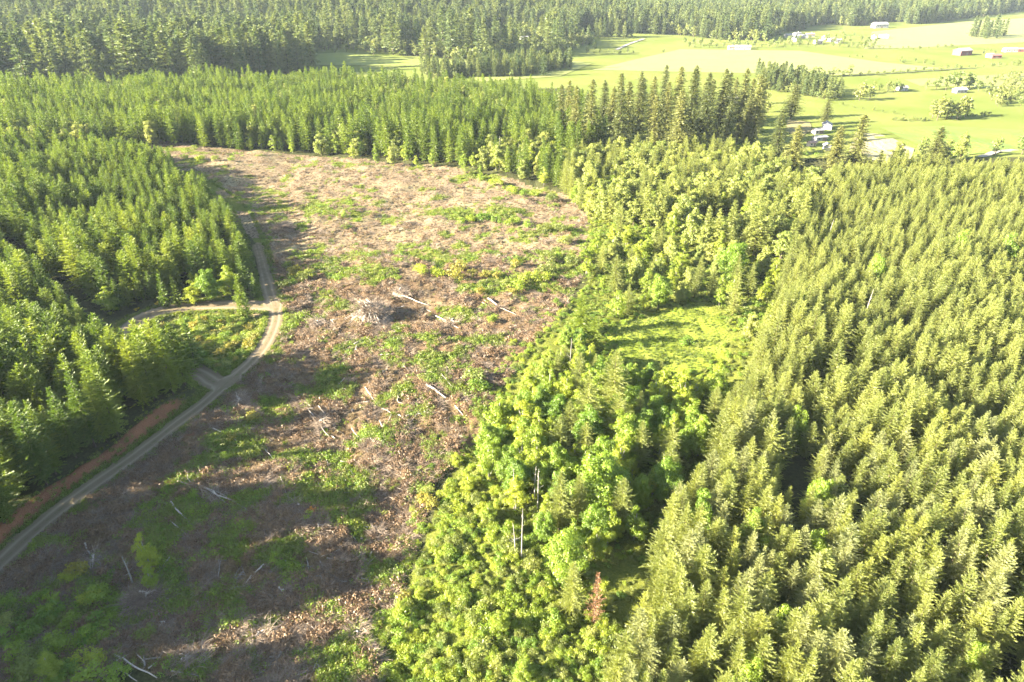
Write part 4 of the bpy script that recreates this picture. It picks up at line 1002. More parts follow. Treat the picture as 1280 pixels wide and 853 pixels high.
# low shrubs filling the leafy ground
q = jitter_grid(LEAFY, 2.0, 0.6, 0.2, 41); dm, _ = seg_dist(q[:, 0], q[:, 1], MEADOW + [MEADOW[0]]); im = in_poly(q[:, 0], q[:, 1], MEADOW)
q = q[~in_poly(q[:, 0], q[:, 1], MEADOW2) & (~im | (dm < 2.2) | (r.random(len(q)) < 0.02))]; q = q[fbm(q[:, 0] / 7, q[:, 1] / 7, 90, 3) > 0.36]
E_ = np.array(smooth_line([at_z(*a_) for a_ in [(715, 365), (700, 400), (640, 462), (590, 560), (540, 600), (515, 690), (480, 790), (450, 900)]], 10)); i_ = r.integers(0, len(E_) - 1, 520); t_ = r.random(520)[:, None]
e_ = E_[i_] * (1 - t_) + E_[i_ + 1] * t_; e_ = e_ + np.stack([-np.abs(r.normal(0, 3.2, 520)) + 1.0, r.normal(0, 1.0, 520)], 1); e_ = e_[fbm(e_[:, 0] / 4, e_[:, 1] / 4, 19, 2) > 0.42]
q = np.concatenate([q, e_]); s = r.uniform(0.25, 0.85, len(q))
scatter('low_scrub', q, [SRC['bramble'][k] for k in range(4)] + [SRC['shrub'][k] for k in range(3)], 'low leafy scrub filling the ground below the belt trees', r.uniform(0, 6.28, len(q)), np.stack([s, s, s * 0.8], 1), r.integers(0, 7, len(q)), cat='scrub')
# undergrowth in the loop and under wood edges
q = np.concatenate([jitter_grid(ISLE, 0.8, 0.5, 0, 7), jitter_grid(LOOSE, 1.7, 0.5, 0, 8), jitter_grid(BELT, 1.5, 0.5, 0, 9)]); s = r.uniform(0.8, 2.0, len(q))
scatter('undergrowth', q, [(o,) for o in forb_src] + [(o,) for o in grass_src], 'leafy green undergrowth below the belt trees and round the meadow', r.uniform(0, 6.28, len(q)), np.stack([s, s, s], 1), r.choice(6, len(q), p=[.15, .3, .3, .09, .08, .08]), cat='ground cover')

# ------------------------------------------------------------------ logs and stumps
LOGS = [(214, 634, 263, 685, .32), (208, 653, 245, 682, .22), (235, 597, 250, 636, .2), (224, 607, 282, 626, .26), (248, 610, 318, 648, .3), (262, 620, 302, 643, .2), (238, 604, 296, 630, .18), (268, 674, 288, 673, .18), (272, 730, 289, 750, .18),
        (275, 780, 289, 755, .18), (240, 756, 267, 757, .2), (170, 806, 206, 809, .28), (182, 825, 202, 824, .3), (144, 820, 197, 850, .3), (140, 832, 172, 853, .22), (131, 797, 163, 797, .18), (318, 758, 323, 780, .3), (321, 780, 329, 801, .2), (330, 784, 353, 804, .2),
        (401, 723, 411, 740, .2), (367, 752, 387, 762, .18), (425, 753, 417, 780, .18), (105, 680, 131, 716, .3), (122, 721, 163, 711, .24), (131, 724, 150, 727, .2), (150, 727, 163, 743, .2), (163, 743, 214, 750, .2), (160, 738, 206, 760, .16), (170, 735, 212, 742, .16), (218, 796, 242, 798, .18),
        (221, 784, 224, 795, .2), (387, 514, 411, 545, .24), (399, 508, 418, 535, .26), (267, 540, 306, 559, .24), (610, 372, 626, 384, .5), (626, 384, 646, 394, .3), (498, 368, 537, 379, .35), (544, 392, 573, 411, .3), (547, 394, 560, 404, .3), (534, 484, 558, 500, .62),
        (505, 460, 512, 466, .4), (552, 472, 564, 486, .24), (439, 533, 461, 569, .22), (464, 552, 483, 569, .24), (520, 498, 524, 516, .2), (569, 511, 580, 522, .26), (456, 484, 467, 498, .24), (498, 521, 515, 532, .2), (437, 585, 454, 619, .22), (507, 633, 527, 650, .22),
        (462, 713, 457, 748, .22), (469, 716, 481, 733, .26), (430, 762, 445, 775, .2), (449, 775, 452, 816, .24), (455, 800, 469, 812, .22), (443, 434, 458, 426, .35), (445, 440, 447, 432, .3), (400, 700, 404, 712, .2), (355, 800, 350, 828, .22), (300, 810, 330, 822, .24), (215, 842, 250, 845, .22), (330, 838, 352, 846, .2), (395, 830, 408, 848, .2),
        (210, 775, 218, 790, .18), (232, 764, 238, 780, .2), (284, 800, 300, 790, .2), (296, 772, 306, 786, .18), (196, 700, 205, 722, .2), (310, 740, 330, 735, .18), (268, 640, 290, 655, .16), (330, 560, 345, 580, .18), (352, 600, 360, 622, .16), (405, 560, 412, 590, .18)]
def log_zone(u, v):
    if v < 420: return 'on the rough ground near the big slash pile'
    if u > 480: return 'in the brown bracken beside the leafy belt'
    if u > 385: return 'on the brown strip crossing the slope'
    if v < 600: return 'just below the bend of the dirt road'
    if v < 700: return 'on the green patch below the dirt road'
    return 'in the shaded slash at the foot of the slope'
def log_mesh(L, r0, seed, stubs=3):
    rr = random.Random(seed); mb = MB(); n = 5
    pts = [(L * (i / n - 0.5), rr.uniform(-1, 1) * 0.02 * L, rr.uniform(-0.3, 0.3) * r0 + 0.01 * L * math.sin(i)) for i in range(n + 1)]
    mb.tube(pts, [r0 * (1.15 - 0.55 * i / n) for i in range(n + 1)], 7)
    me = mb.mesh('log', M['deadwood'], True)
    st = []
    for i in range(stubs):
        t = rr.uniform(-0.3, 0.45) * L; a = rr.uniform(0.2, 2.9); l = rr.uniform(0.25, 0.9); b = MB()
        b.tube([(t, 0, 0), (t + l * 0.5, math.cos(a) * l, math.sin(a) * l * 0.8)], [r0 * 0.3, r0 * 0.12], 4); st.append(b.mesh('branch_stub', M['deadwood']))
    return me, st
for i, (u0, v0, u1, v1, dia) in enumerate(LOGS):
    x0, y0 = hit(u0, v0); x1, y1 = hit(u1, v1); L = math.hypot(x1 - x0, y1 - y0); z0, z1 = hz(x0, y0), hz(x1, y1)
    r0 = dia * 0.5
    me, st = log_mesh(L, r0, i)
    lb = ('long ' if L > 9 else 'short ' if L < 4 else '') + ('thick ' if dia > 0.29 else 'slender ' if dia < 0.21 else '') + 'grey weathered log lying ' + log_zone(u0, v0)
    tt = np.linspace(0, 1, 9); dev = (height(x0 + (x1 - x0) * tt, y0 + (y1 - y0) * tt) - (z0 + (z1 - z0) * tt)).max(); r0 *= 1.15
    o = ob('log', me); o.location = ((x0 + x1) / 2, (y0 + y1) / 2, (z0 + z1) / 2 + max(0, dev) * 0.85 + r0 * 0.8 + 0.12)
    o.rotation_euler = (0, -math.atan2(z1 - z0, L) , math.atan2(y1 - y0, x1 - x0)); tag(o, lb, 'log', lb.replace(' lying', 's').replace('logs', 'logs'))
    for m_ in st: ob('branch_stub', m_, o)
for i in range(300):      # smaller broken pieces
    u_, v_ = (random.uniform(130, 480), random.uniform(700, 852)) if i < 200 else (random.uniform(380, 620), random.uniform(370, 700))
    x, y = hit(u_, v_)
    if not clear_mask(np.array([x]), np.array([y]))[0]: continue
    L = random.uniform(1.3, 4.6); me, st = log_mesh(L, random.uniform(0.06, 0.15), 1000 + i, 2)
    o = ob('broken_branch', me, loc=(x, y, hz(x, y) + 0.30)); o.rotation_euler = (0, random.uniform(-0.2, 0.2), random.uniform(0, 6.28))
    lb = 'short pale broken branch lying ' + log_zone(u_, v_); tag(o, lb, 'branch', lb + ' set')
    for m_ in st: ob('branch_stub', m_, o)
for i in range(34):
    u_, v_ = random.uniform(300, 640), random.uniform(360, 800); x, y = hit(u_, v_)
    if i == 0: x, y = hit(527, 492)
    if i == 1: x, y = hit(606, 446)
    if not clear_mask(np.array([x]), np.array([y]))[0] or seg_dist(np.array([x]), np.array([y]), ROAD)[0][0] < 5: continue
    e = bpy.data.objects.new('tree_stump', None); COL.objects.link(e); e.location = (x, y, hz(x, y)); s = random.uniform(0.9, 1.5); e.scale = (s, s, s)
    lb = 'cut tree stump standing ' + log_zone(u_, v_); tag(e, lb, 'stump', lb + ' set')
    mb = MB(); mb.tube([(0, 0, -0.3), (0, 0, 0.1), (0.02, 0, 0.55)], [0.48, 0.33, 0.28], 9); ob('bark', mb.mesh('bark', M['bark'], True), e)
    mb = MB(); mb.tube([(0.02, 0, 0.545), (0.02, 0, 0.57)], [0.26, 0.25], 9); ob('cut_face', mb.mesh('cut_face', M['cutwood']), e)

# big slash pile
def slash_pile(u, v, Rr, Hh, n, label, seed):
    rr = random.Random(seed); x, y = hit(u, v); e = bpy.data.objects.new('slash_pile', None); COL.objects.link(e); e.location = (x, y, hz(x, y)); tag(e, label, 'slash pile')
    for i in range(n):
        a = rr.uniform(0, 6.28); L = rr.uniform(1.8, 7.0) * Rr / 5.2; r0 = rr.uniform(0.05, 0.17); me, st = log_mesh(L, r0, seed + i, 0)
        f = rr.uniform(0.1, 0.75) * Rr; o = ob('log', me, e); zc = max(0.2, Hh * (1 - f / Rr) * rr.uniform(0.5, 1))
        o.location = (math.cos(a) * f, math.sin(a) * f, zc); o.rotation_euler = (0, rr.uniform(0.25, 0.75), a + rr.uniform(-0.5, 0.5))
    for i in range(40 if Rr > 3.5 else 4):
        a = rr.uniform(0, 6.28); f = rr.uniform(0, 0.8) * Rr; o = ob('twigs', BRUSH[i % 3], e); o.location = (math.cos(a) * f, math.sin(a) * f, Hh * (1 - f / Rr) * 0.8); s = rr.uniform(1.0, 1.6); o.scale = (s, s, s); o.rotation_euler = (rr.uniform(-.4, .4), rr.uniform(-.4, .4), a)
    for i in range(1):
        r_ = np.random.default_rng(seed); aa = np.linspace(0, 6.283, 19)[:-1]; V = [(0, 0, Hh * 0.5)]; F_ = []
        for k, fr in enumerate((0.35, 0.7, 1.0)):
            for t in aa: V.append((math.cos(t) * Rr * fr * r_.uniform(0.85, 1.1), math.sin(t) * Rr * fr * r_.uniform(0.85, 1.1), Hh * (0.36, 0.14, -0.12)[k] * r_.uniform(0.8, 1.2)))
        for t in range(18):
            F_.append((0, 1 + t, 1 + (t + 1) % 18))
        m_ = bpy.data.meshes.new('rotted_core'); 
        F_ += [(1 + k * 18 + t, 1 + (k + 1) * 18 + t, 1 + (k + 1) * 18 + (t + 1) % 18, 1 + k * 18 + (t + 1) % 18) for k in (0, 1) for t in range(18)]
        m_.from_pydata(V, [], F_); m_.materials.append(M['twig']); ob('rotted_core', m_, e)
slash_pile(463, 396, 7.5, 5.4, 60, 'big pile of grey logging slash on the crest of the clearing', 3000)
slash_pile(354, 288, 4.8, 2.6, 24, 'smaller dark slash pile by the upper end of the road', 3100)
slash_pile(395, 405, 2.6, 1.1, 14, 'low grey slash heap between the road and the big slash pile', 3200)
for k_, (u_, v_, R_, n_, lb_) in enumerate([(268, 622, 3.0, 14, 'tangle of grey limbs on the green patch below the road'), (118, 702, 3.2, 16, 'heap of grey limbs and reddish soil near the red cut'), (325, 792, 2.6, 14, 'pale broken sticks heaped at the foot of the slope'),
        (232, 828, 3.0, 16, 'scattered heap of pale sticks among dark brush'), (447, 792, 2.4, 14, 'straw-coloured stick heap beside the thicket edge'), (402, 528, 2.6, 12, 'slash heap on the brown strip below the road bend'), (300, 505, 3.0, 12, 'grey brush heap just below the road bend'), (565, 402, 3.0, 12, 'long low slash heap beyond the big pile'),
        (402, 660, 2.4, 10, 'dry brush heap below the orange bush'), (350, 742, 2.4, 12, 'low stick heap in the dark brush of the slope'), (500, 365, 3.2, 12, 'flattened slash heap on the crest above the big pile')]):
    slash_pile(u_, v_, R_, 0.34 * R_, n_, lb_, 4000 + 100 * k_)
slash_pile(185, 748, 3.6, 1.3, 26, 'tangle of grey dead branches under the sunlit tree', 3300)

# ------------------------------------------------------------------ far woods, fields, hedgerows and farms
FARW = ppoly([(-120, 116), (120, 112), (250, 108), (392, 90), (386, 66), (440, 62), (500, 70), (580, 77), (690, 72), (742, 54), (712, 44), (735, 40), (840, 44), (900, 50), (955, 52), (985, 40), (1060, 33), (1160, 30), (1290, 12), (1420, -12), (-160, -12)])
GAPS = [ppoly([(462, 16), (480, 9), (500, 10), (490, 18), (470, 22)]), ppoly([(535, 15), (560, 10), (572, 14), (560, 20)]), ppoly([(600, 58), (612, 50), (670, 50), (690, 58), (650, 62)]), ppoly([(415, 60), (430, 54), (455, 55), (450, 61)]), ppoly([(484, 60), (495, 55), (520, 58), (515, 64)]),
        ppoly([(1060, 38), (1095, 28), (1130, 28), (1130, 40)]), ppoly([(1000, 36), (1040, 30), (1060, 34), (1050, 42)])]
FARW2 = [ppoly(q) for q in ([(576, 97), (590, 86), (640, 80), (700, 80), (716, 84), (690, 89), (655, 97)], [(945, 96), (985, 100), (1055, 122), (1040, 127), (990, 118), (950, 112)], [(525, 90), (575, 88), (582, 98), (540, 100)])]
def far_points(poly, sp, seed, gaps=()):
    p = jitter_grid(poly, sp, 0.5, 0.3, seed); ok = np.ones(len(p), bool)
    for g_ in gaps: ok &= ~in_poly(p[:, 0], p[:, 1], g_)
    vis, _ = in_view(p[:, 0], p[:, 1], np.full(len(p), 30.0), 80, 60)
    return p[ok & vis]
for k in range(4):
    x, y = hit([700, 712, 690, 1230][k], [88, 87, 89, 45][k]); plant('far', x, y, [20, 22, 18, 26][k], 'conifer_tree', ['dark conifer at the end of the grey grove amid the valley fields'] * 3 and ('dark conifer at the end of the grey grove amid the valley fields' if k < 3 else 'tall conifer in the small grove on the pale upper pasture'), 'conifer', 'conifers ending the grey grove' if k < 3 else 'conifers of the upper pasture grove', k=k)
for k in range(3):
    x, y = hit([1170, 1182, 1196][k], [112, 113, 112][k]); plant('farleaf', x, y, [13, 15, 16][k], 'broadleaf_tree', 'rounded broadleaf tree sheltering the white farmhouse in the fields', 'tree', 'trees sheltering the white farmhouse', k=k)
    x, y = hit([1165, 1175, 1200][k], [148, 147, 148][k]); plant('farpale', x, y, [15, 17, 16][k], 'broadleaf_tree', 'pale broadleaf tree in the copse in mid pasture', 'tree', 'pale trees of the pasture copse', k=k)
pf = far_points(FARW, 9.0, 111, GAPS)
dense = pf[(pf[:, 1] < 2800)]
r = np.random.default_rng(15); n = len(dense); nn = fbm(dense[:, 0] / 130, dense[:, 1] / 130, 9, 3)
leafy = r.random(n) < np.clip((nn - 0.42) * 3.4 + 0.25 * sm((dense[:, 0] + 500) / 500) * sm((1500 - dense[:, 1]) / 300), 0.08, 0.8)
hh = np.where(leafy, r.uniform(11, 18, n), r.uniform(20, 40, n) * (0.75 + 0.5 * nn) * (1 + 0.25 * (dense[:, 1] < 900)))
var = np.where(leafy, 4 + r.integers(0, 6, n), r.integers(0, 4, n)); sc = np.where(leafy, hh / 16, hh / 33)
w = r.uniform(0.85, 1.25, n)
fsrc = tree_sources('far', 4) + tree_sources('farleaf', 3) + tree_sources('farpale', 3)
scatter('hillside_forest', dense, fsrc, 'hazy wooded hillside of dark conifers and lighter broadleaf trees beyond the valley', r.uniform(0, 6.28, n), np.stack([sc * w, sc * w, sc], 1), var, cat='forest')
for j, pl in enumerate(FARW2):
    q = far_points(pl, 5.5, 120 + j); n = len(q); r = np.random.default_rng(16 + j); s = r.uniform(11, 19, n) / 33; w = r.uniform(1.0, 1.4, n)
    scatter('far_grove', q, fsrc, ['grey-green grove standing alone amid the pale valley fields', 'long dark hedge-like grove behind the old fir grove', 'small green copse joining the fir band and valley fields'][j], r.uniform(0, 6.28, n), np.stack([s * w, s * w, s], 1), r.choice(10, n, p=[.15, .15, .15, .15, .05, .05, .05, .09, .08, .08]), cat='grove')

# individual trees and bushes of the farmland
rr = random.Random(77)
def far_trees(spec, key, lo, hi, label, group, cat='tree', nm='field_tree', wd=1.0):
    for u_, v_ in spec:
        x, y = hit(u_ + rr.uniform(-1.5, 1.5), v_ + rr.uniform(-0.8, 0.8)); plant(key, x, y, rr.uniform(lo, hi), nm, label, cat, group, widen=wd * rr.uniform(0.85, 1.2))
def line(a, b, n): return [(a[0] + (b[0] - a[0]) * i / (n - 1), a[1] + (b[1] - a[1]) * i / (n - 1)) for i in range(n)]
far_trees(line((1012, 97), (1060, 95), 9), 'farleaf', 7, 13, 'bushy green tree in the hedgerow below the wide pale field', 'hedgerow trees below the pale field')
far_trees(line((1065, 96), (1195, 87), 14), 'farleaf', 2.5, 6, 'low hedgerow bush along the dark ditch across the fields', 'bushes along the field ditch', wd=1.4)
far_trees([(1092, 113), (1100, 115), (1110, 114), (1118, 116), (1125, 115)], 'farleaf', 8, 12, 'leafy tree in the row beside the grey shed', 'trees beside the grey shed')
far_trees([(1158, 113), (1212, 112), (1222, 114), (1208, 110), (1190, 109)], 'farleaf', 10, 17, 'rounded broadleaf tree sheltering the white farmhouse in the fields', 'trees sheltering the white farmhouse')
far_trees([(1172, 150), (1183, 149), (1188, 147), (1195, 150), (1205, 147)], 'farpale', 9, 17, 'pale broadleaf tree in the copse in mid pasture', 'pale trees of the pasture copse')
far_trees(line((1115, 151), (1160, 152), 10) + line((1208, 146), (1236, 145), 6), 'farleaf', 2.0, 4.0, 'low bush fringing the copse in mid pasture', 'bushes fringing the copse', 'shrub', 'shrub', 1.5)
far_trees([(1243, 196), (1276, 196)], 'farleaf', 10, 13, 'round tree standing alone beside the olive plantation', 'round trees beside the plantation')
far_trees([(1180, 205), (1200, 200), (1170, 207), (1150, 200), (1120, 205)], 'pale', 12, 18, 'pale ragged tree at the plantation edge by the bright field', 'pale trees at the field edge')
far_trees([(1068, 122), (1078, 118), (1086, 124), (1074, 126)], 'farpale', 7, 15, 'thin pale tree at the end of the long dark grove', 'pale trees ending the dark grove')
far_trees([(960, 140), (958, 130)], 'farpale', 9, 12, 'pale green tree on the steep pasture beside the old grove', 'pale trees on the steep pasture')
far_trees([(1246 + 8 * i, 112 + rr.uniform(-12, 16)) for i in range(6)] + [(1240 + 6 * i, 118 + rr.uniform(-4, 14)) for i in range(8)], 'farpale', 7, 13, 'yellowish young tree in the wet copse along the pasture edge', 'trees of the wet copse')
far_trees([(855 + 11 * i, 55 + rr.uniform(-2, 3)) for i in range(18)], 'farleaf', 9, 15, 'light green tree lining the far side of the wide pale field', 'trees lining the pale field')
far_trees([(970 + 10 * i, 60 + rr.uniform(-1.5, 1.5)) for i in range(13)], 'farleaf', 5, 11, 'light tree scattered among the hamlet houses', 'trees of the hamlet')
far_trees([(1215 + 5 * i, 47 + rr.uniform(-1, 2)) for i in range(9)], 'far', 22, 32, 'tall conifer in the small grove on the pale upper pasture', 'conifers of the upper pasture grove', 'conifer', 'conifer_tree')
far_trees([(1080, 58), (1086, 55), (1092, 58), (1075, 60)], 'farleaf', 8, 14, 'grey-green tree in the clump beside the white barn', 'trees beside the white barn')
far_trees([(1062, 73), (1070, 72), (1078, 72), (1095, 73), (1125, 77), (1143, 79), (1155, 81), (1165, 83), (1128, 80)], 'farleaf', 3, 7, 'small bush dotted along the faint field boundary', 'bushes on the field boundary', 'shrub', 'shrub', 1.3)
far_trees([(1228, 68), (1236, 67), (1243, 69)], 'farleaf', 6, 10, 'dark tree between the red barn and the long farm roofs', 'trees between farm roofs')
far_trees([(745 + 5 * i, 47 + rr.uniform(-1, 1)) for i in range(10)], 'far', 22, 30, 'dark conifer in the clump jutting into the pale field', 'conifers jutting into the field', 'conifer', 'conifer_tree')
far_trees([(735 + 8 * i, 67 + rr.uniform(-1, 1)) for i in range(8)] + [(828, 67)], 'farleaf', 3, 8, 'small bush along the fence line of the valley field', 'bushes along the valley fence', 'shrub', 'shrub', 1.2)
far_trees([(680, 96)], 'far', 19, 20, 'lone brownish conifer at the brink of the fir band', None, 'conifer', 'conifer_tree', 1.2)
far_trees([(600 + 11 * i, 63 + rr.uniform(-2, 3)) for i in range(14)] + [(420 + 12 * i, 66 + rr.uniform(-2, 3)) for i in range(14)], 'farleaf', 7, 12, 'light green tree along the foot of the wooded hillside', 'trees at the foot of the hillside')
far_trees([(1000 + 7 * i, 190 + rr.uniform(-5, 6)) for i in range(5)], 'shrub', 1.5, 3, 'round garden shrub below the farm buildings', 'garden shrubs of the farm', 'shrub', 'shrub')
far_trees([(1285 - 9 * i, 130 + rr.uniform(-6, 6)) for i in range(4)], 'farleaf', 4, 9, 'green bush edging the wet copse', 'bushes edging the wet copse', 'shrub', 'shrub')

far_trees(line((1083, 60), (1135, 62), 8) + line((1140, 63), (1190, 60), 6), 'farleaf', 2.5, 6, 'low bush along the boundary below the upper pasture', 'bushes below the upper pasture', 'shrub', 'shrub', 1.4)
far_trees([(1232 + rr.uniform(0, 50), 96 + rr.uniform(0, 38)) for _ in range(34)], 'farpale', 5, 11, 'yellowish young tree in the wet copse along the pasture edge', 'trees of the wet copse')
far_trees(line((1240, 84), (1290, 80), 7) + line((1200, 86), (1240, 84), 5), 'farleaf', 3, 8, 'dark bush along the hedge between the red barn and white farmhouse', 'bushes of the barn hedge', 'shrub', 'shrub', 1.3)
far_trees(line((860, 60), (960, 60), 12), 'farleaf', 6, 12, 'light green tree lining the far side of the wide pale field', 'trees lining the pale field')
far_trees(line((1040, 130), (1130, 145), 8), 'farleaf', 1.5, 3.5, 'low bush dotted along the faint line across the near pasture', 'bushes across the near pasture', 'shrub', 'shrub', 1.4)
far_trees([(1040 + rr.uniform(0, 60), 42 + rr.uniform(0, 18)) for _ in range(16)], 'farleaf', 5, 11, 'light tree scattered among the hamlet houses', 'trees of the hamlet')
def field_mat(name, a, b):
    return rough(name, a, b, 0.02, 1.0, 0, (1, 3.0, 1))
FIELDS = [([(1070, 165), (1100, 168), (1143, 186), (1138, 200), (1108, 205), (1060, 190)], (0.193, 0.166, 0.081), (0.247, 0.215, 0.107), 'mown_field'),
          ([(984, 150), (1012, 153), (1016, 163), (1000, 172), (982, 166)], (0.144, 0.118, 0.045), (0.182, 0.150, 0.059), 'ploughed_field'),
          ([(740, 88), (850, 62), (1000, 64), (1100, 78), (1180, 86), (1060, 94), (1000, 96), (940, 92)], (0.144, 0.155, 0.041), (0.193, 0.193, 0.053), 'hay_field'),
          ([(1130, 100), (1280, 92), (1300, 102), (1290, 112), (1150, 108)], (0.134, 0.150, 0.032), (0.166, 0.177, 0.043), 'pasture'),
          ([(1100, 160), (1180, 158), (1300, 165), (1300, 190), (1190, 196), (1150, 184)], (0.086, 0.128, 0.016), (0.113, 0.150, 0.021), 'pasture'),
          ([(575, 76), (700, 74), (740, 80), (700, 96), (600, 103), (585, 95)], (0.128, 0.144, 0.029), (0.166, 0.177, 0.041), 'pasture'),
          ([(1090, 40), (1200, 28), (1330, 20), (1350, 50), (1150, 60), (1080, 62)], (0.144, 0.155, 0.041), (0.187, 0.187, 0.053), 'upper_pasture'),
          ([(392, 68), (430, 66), (520, 74), (575, 78), (560, 84), (440, 82), (392, 82)], (0.113, 0.140, 0.021), (0.150, 0.166, 0.029), 'pasture')]
for j, (px, a, b, nm) in enumerate(FIELDS):
    W = np.array(ppoly(px)); c = W.mean(0)
    # a fan of rings draped on the ground
    V = [c]; rings = 8; seg = []
    B = np.concatenate([np.linspace(W[i], W[(i + 1) % len(W)], 9)[:-1] for i in range(len(W))]); m_ = len(B)
    for k in range(1, rings + 1): V += list(c + (B - c) * k / rings)
    V = np.array(V); z = height(V[:, 0], V[:, 1]) + 0.25 + 0.03 * j
    faces = [(0, 1 + i, 1 + (i + 1) % m_) for i in range(m_)] + [(1 + k * m_ + i, 1 + (k + 1) * m_ + i, 1 + (k + 1) * m_ + (i + 1) % m_, 1 + k * m_ + (i + 1) % m_) for k in range(rings - 1) for i in range(m_)]
    me = bpy.data.meshes.new(nm); me.from_pydata([(*p_, float(z_)) for p_, z_ in zip(V, z)], [], faces); me.materials.append(field_mat(nm, a, b)); tag(ob(nm, me), kind='structure')
def strip(name, px, hw, mat, lift):
    L_ = smooth_line([hit(*q) for q in px], 8); P = np.array(L_); T = np.gradient(P, axis=0); T /= np.linalg.norm(T, axis=1)[:, None]; Nn = np.stack([-T[:, 1], T[:, 0]], 1)
    V = np.concatenate([P + Nn * hw, P - Nn * hw]); z = height(V[:, 0], V[:, 1]) + lift; n = len(P); i = np.arange(n - 1)
    tag(ob(name, mesh_np(name, np.column_stack([V, z]), np.stack([i, i + n, i + n + 1, i + 1], 1), mat)), kind='structure')
DITCH = rough('ditch_vegetation', (0.045, 0.05, 0.025), (0.09, 0.10, 0.04), 0.2); LANEM = rough('farm_lane', (0.19, 0.17, 0.13), (0.26, 0.23, 0.18), 0.3)
strip('ditch', [(1050, 96), (1120, 92), (1195, 87), (1220, 86)], 1.6, DITCH, 0.6)
strip('farm_lane', [(1225, 198), (1255, 190), (1300, 184)], 1.8, LANEM, 0.5)
strip('farm_lane', [(770, 63), (785, 56), (805, 49)], 2.5, LANEM, 0.6)

WALLC = {k: rough('wall_' + k, a, b, 0.8) for k, a, b in (('white', (0.20, 0.19, 0.175), (0.27, 0.26, 0.24)), ('tan', (0.36, 0.30, 0.22), (0.44, 0.37, 0.28)), ('red', (0.14, 0.05, 0.045), (0.19, 0.07, 0.06)), ('grey', (0.30, 0.30, 0.29), (0.40, 0.40, 0.38)))}
ROOFC = {k: rough('roof_' + k, a, b, 0.9) for k, a, b in (('grey', (0.14, 0.135, 0.13), (0.20, 0.19, 0.18)), ('white', (0.17, 0.165, 0.16), (0.24, 0.235, 0.225)), ('brown', (0.20, 0.13, 0.10), (0.28, 0.20, 0.15)), ('red', (0.28, 0.07, 0.06), (0.36, 0.10, 0.08)), ('blue', (0.24, 0.27, 0.30), (0.32, 0.35, 0.38)))}
GLASS = rough('window_glass', (0.03, 0.04, 0.05), (0.06, 0.07, 0.09), 2, 0.15); TRIM = WALLC['white']; DOORM = rough('door_paint', (0.12, 0.09, 0.07), (0.18, 0.13, 0.10), 2)
def house(u, v, w, d, hgt, rz, wall, roof, label, name='house', group=None, pitch=0.45, big_door=False):
    x, y = hit(u, v); e = bpy.data.objects.new(name, None); COL.objects.link(e); e.location = (x, y, hz(x, y) + 0.05); e.rotation_euler = (0, 0, R(rz)); tag(e, label, 'barn' if 'barn' in name else 'shed' if 'shed' in name else 'house', group)
    sc_ = 0.62; w, d, hgt = w * sc_, d * sc_, max(2.4, hgt * 0.85)
    rh = d * 0.5 * pitch; mb = MB(); w2, d2 = w / 2, d / 2
    mb.add([(-w2, -d2, -0.3), (w2, -d2, -0.3), (w2, d2, -0.3), (-w2, d2, -0.3), (-w2, -d2, hgt), (w2, -d2, hgt), (w2, d2, hgt), (-w2, d2, hgt), (-w2, 0, hgt + rh), (w2, 0, hgt + rh)],
           [(0, 1, 5, 4), (2, 3, 7, 6), (1, 2, 6, 9, 5), (3, 0, 4, 8, 7)])
    ob('wall', mb.mesh('wall', WALLC[wall]), e)
    mb = MB(); o_ = 0.5; t = 0.18; ex = w2 + o_; zz = hgt - o_ * pitch
    for sg in (-1, 1):
        a = [(-ex, sg * (d2 + o_), zz + 0.05), (ex, sg * (d2 + o_), zz + 0.05), (ex, 0, hgt + rh + 0.05), (-ex, 0, hgt + rh + 0.05)]; b = [(p_[0], p_[1], p_[2] + t) for p_ in a]
        mb.add(a + b, [(3, 2, 1, 0), (4, 5, 6, 7), (0, 1, 5, 4), (1, 2, 6, 5), (2, 3, 7, 6), (3, 0, 4, 7)])
    rf = ob('roof', mb.mesh('roof', ROOFC[roof]), e)
    if name == 'house':
        mb = MB(); mb.box(w * 0.2, w * 0.2 + 0.7, 0.3, 1.0, hgt + rh * 0.4, hgt + rh + 0.9); ob('chimney', mb.mesh('chimney', WALLC['grey']), rf)
    for sg in (-1, 1):
        n_ = max(2, int(w / 3.2))
        for i in range(n_):
            cx_ = -w2 + (i + 0.5) * w / n_; mb = MB(); yy_ = sg * (d2 + 0.03)
            if sg < 0 and i == n_ // 2:
                dw = 1.6 if big_door else 0.5; mb.box(cx_ - dw, cx_ + dw, yy_ - 0.04, yy_ + 0.04, 0, min(hgt * 0.85, 3.2 if big_door else 2.1)); ob('door', mb.mesh('door', DOORM), e)
            else:
                mb.box(cx_ - 0.6, cx_ + 0.6, yy_ - 0.04, yy_ + 0.04, hgt * 0.4, hgt * 0.8); ob('window', mb.mesh('window', GLASS), e)
house(1033, 161, 15, 9, 3.2, 70, 'grey', 'grey', 'grey-roofed farmhouse beside the dark round fir')
house(1021, 167, 11, 7, 2.8, 20, 'tan', 'grey', 'low grey shed roof below the farmhouse', 'shed', big_door=True)
house(1024, 175, 13, 8, 2.8, 15, 'white', 'white', 'pale flat-looking shed roof in the middle of the farmyard', 'shed', pitch=0.25, big_door=True)
house(1033, 187, 9, 6, 3.0, 75, 'white', 'white', 'bright white-roofed shed at the lower end of the farmyard', 'shed', pitch=0.6)
house(1014, 182, 8, 5, 2.5, 20, 'tan', 'brown', 'small brown shed at the farmyard edge near garden shrubs', 'shed')
house(1199, 116, 17, 9, 3.2, 12, 'white', 'blue', 'white farmhouse with pale blue roof sheltered by round trees')
house(1127, 113, 13, 9, 3.0, 5, 'grey', 'grey', 'grey shed beside the row of leafy trees in the fields', 'shed')
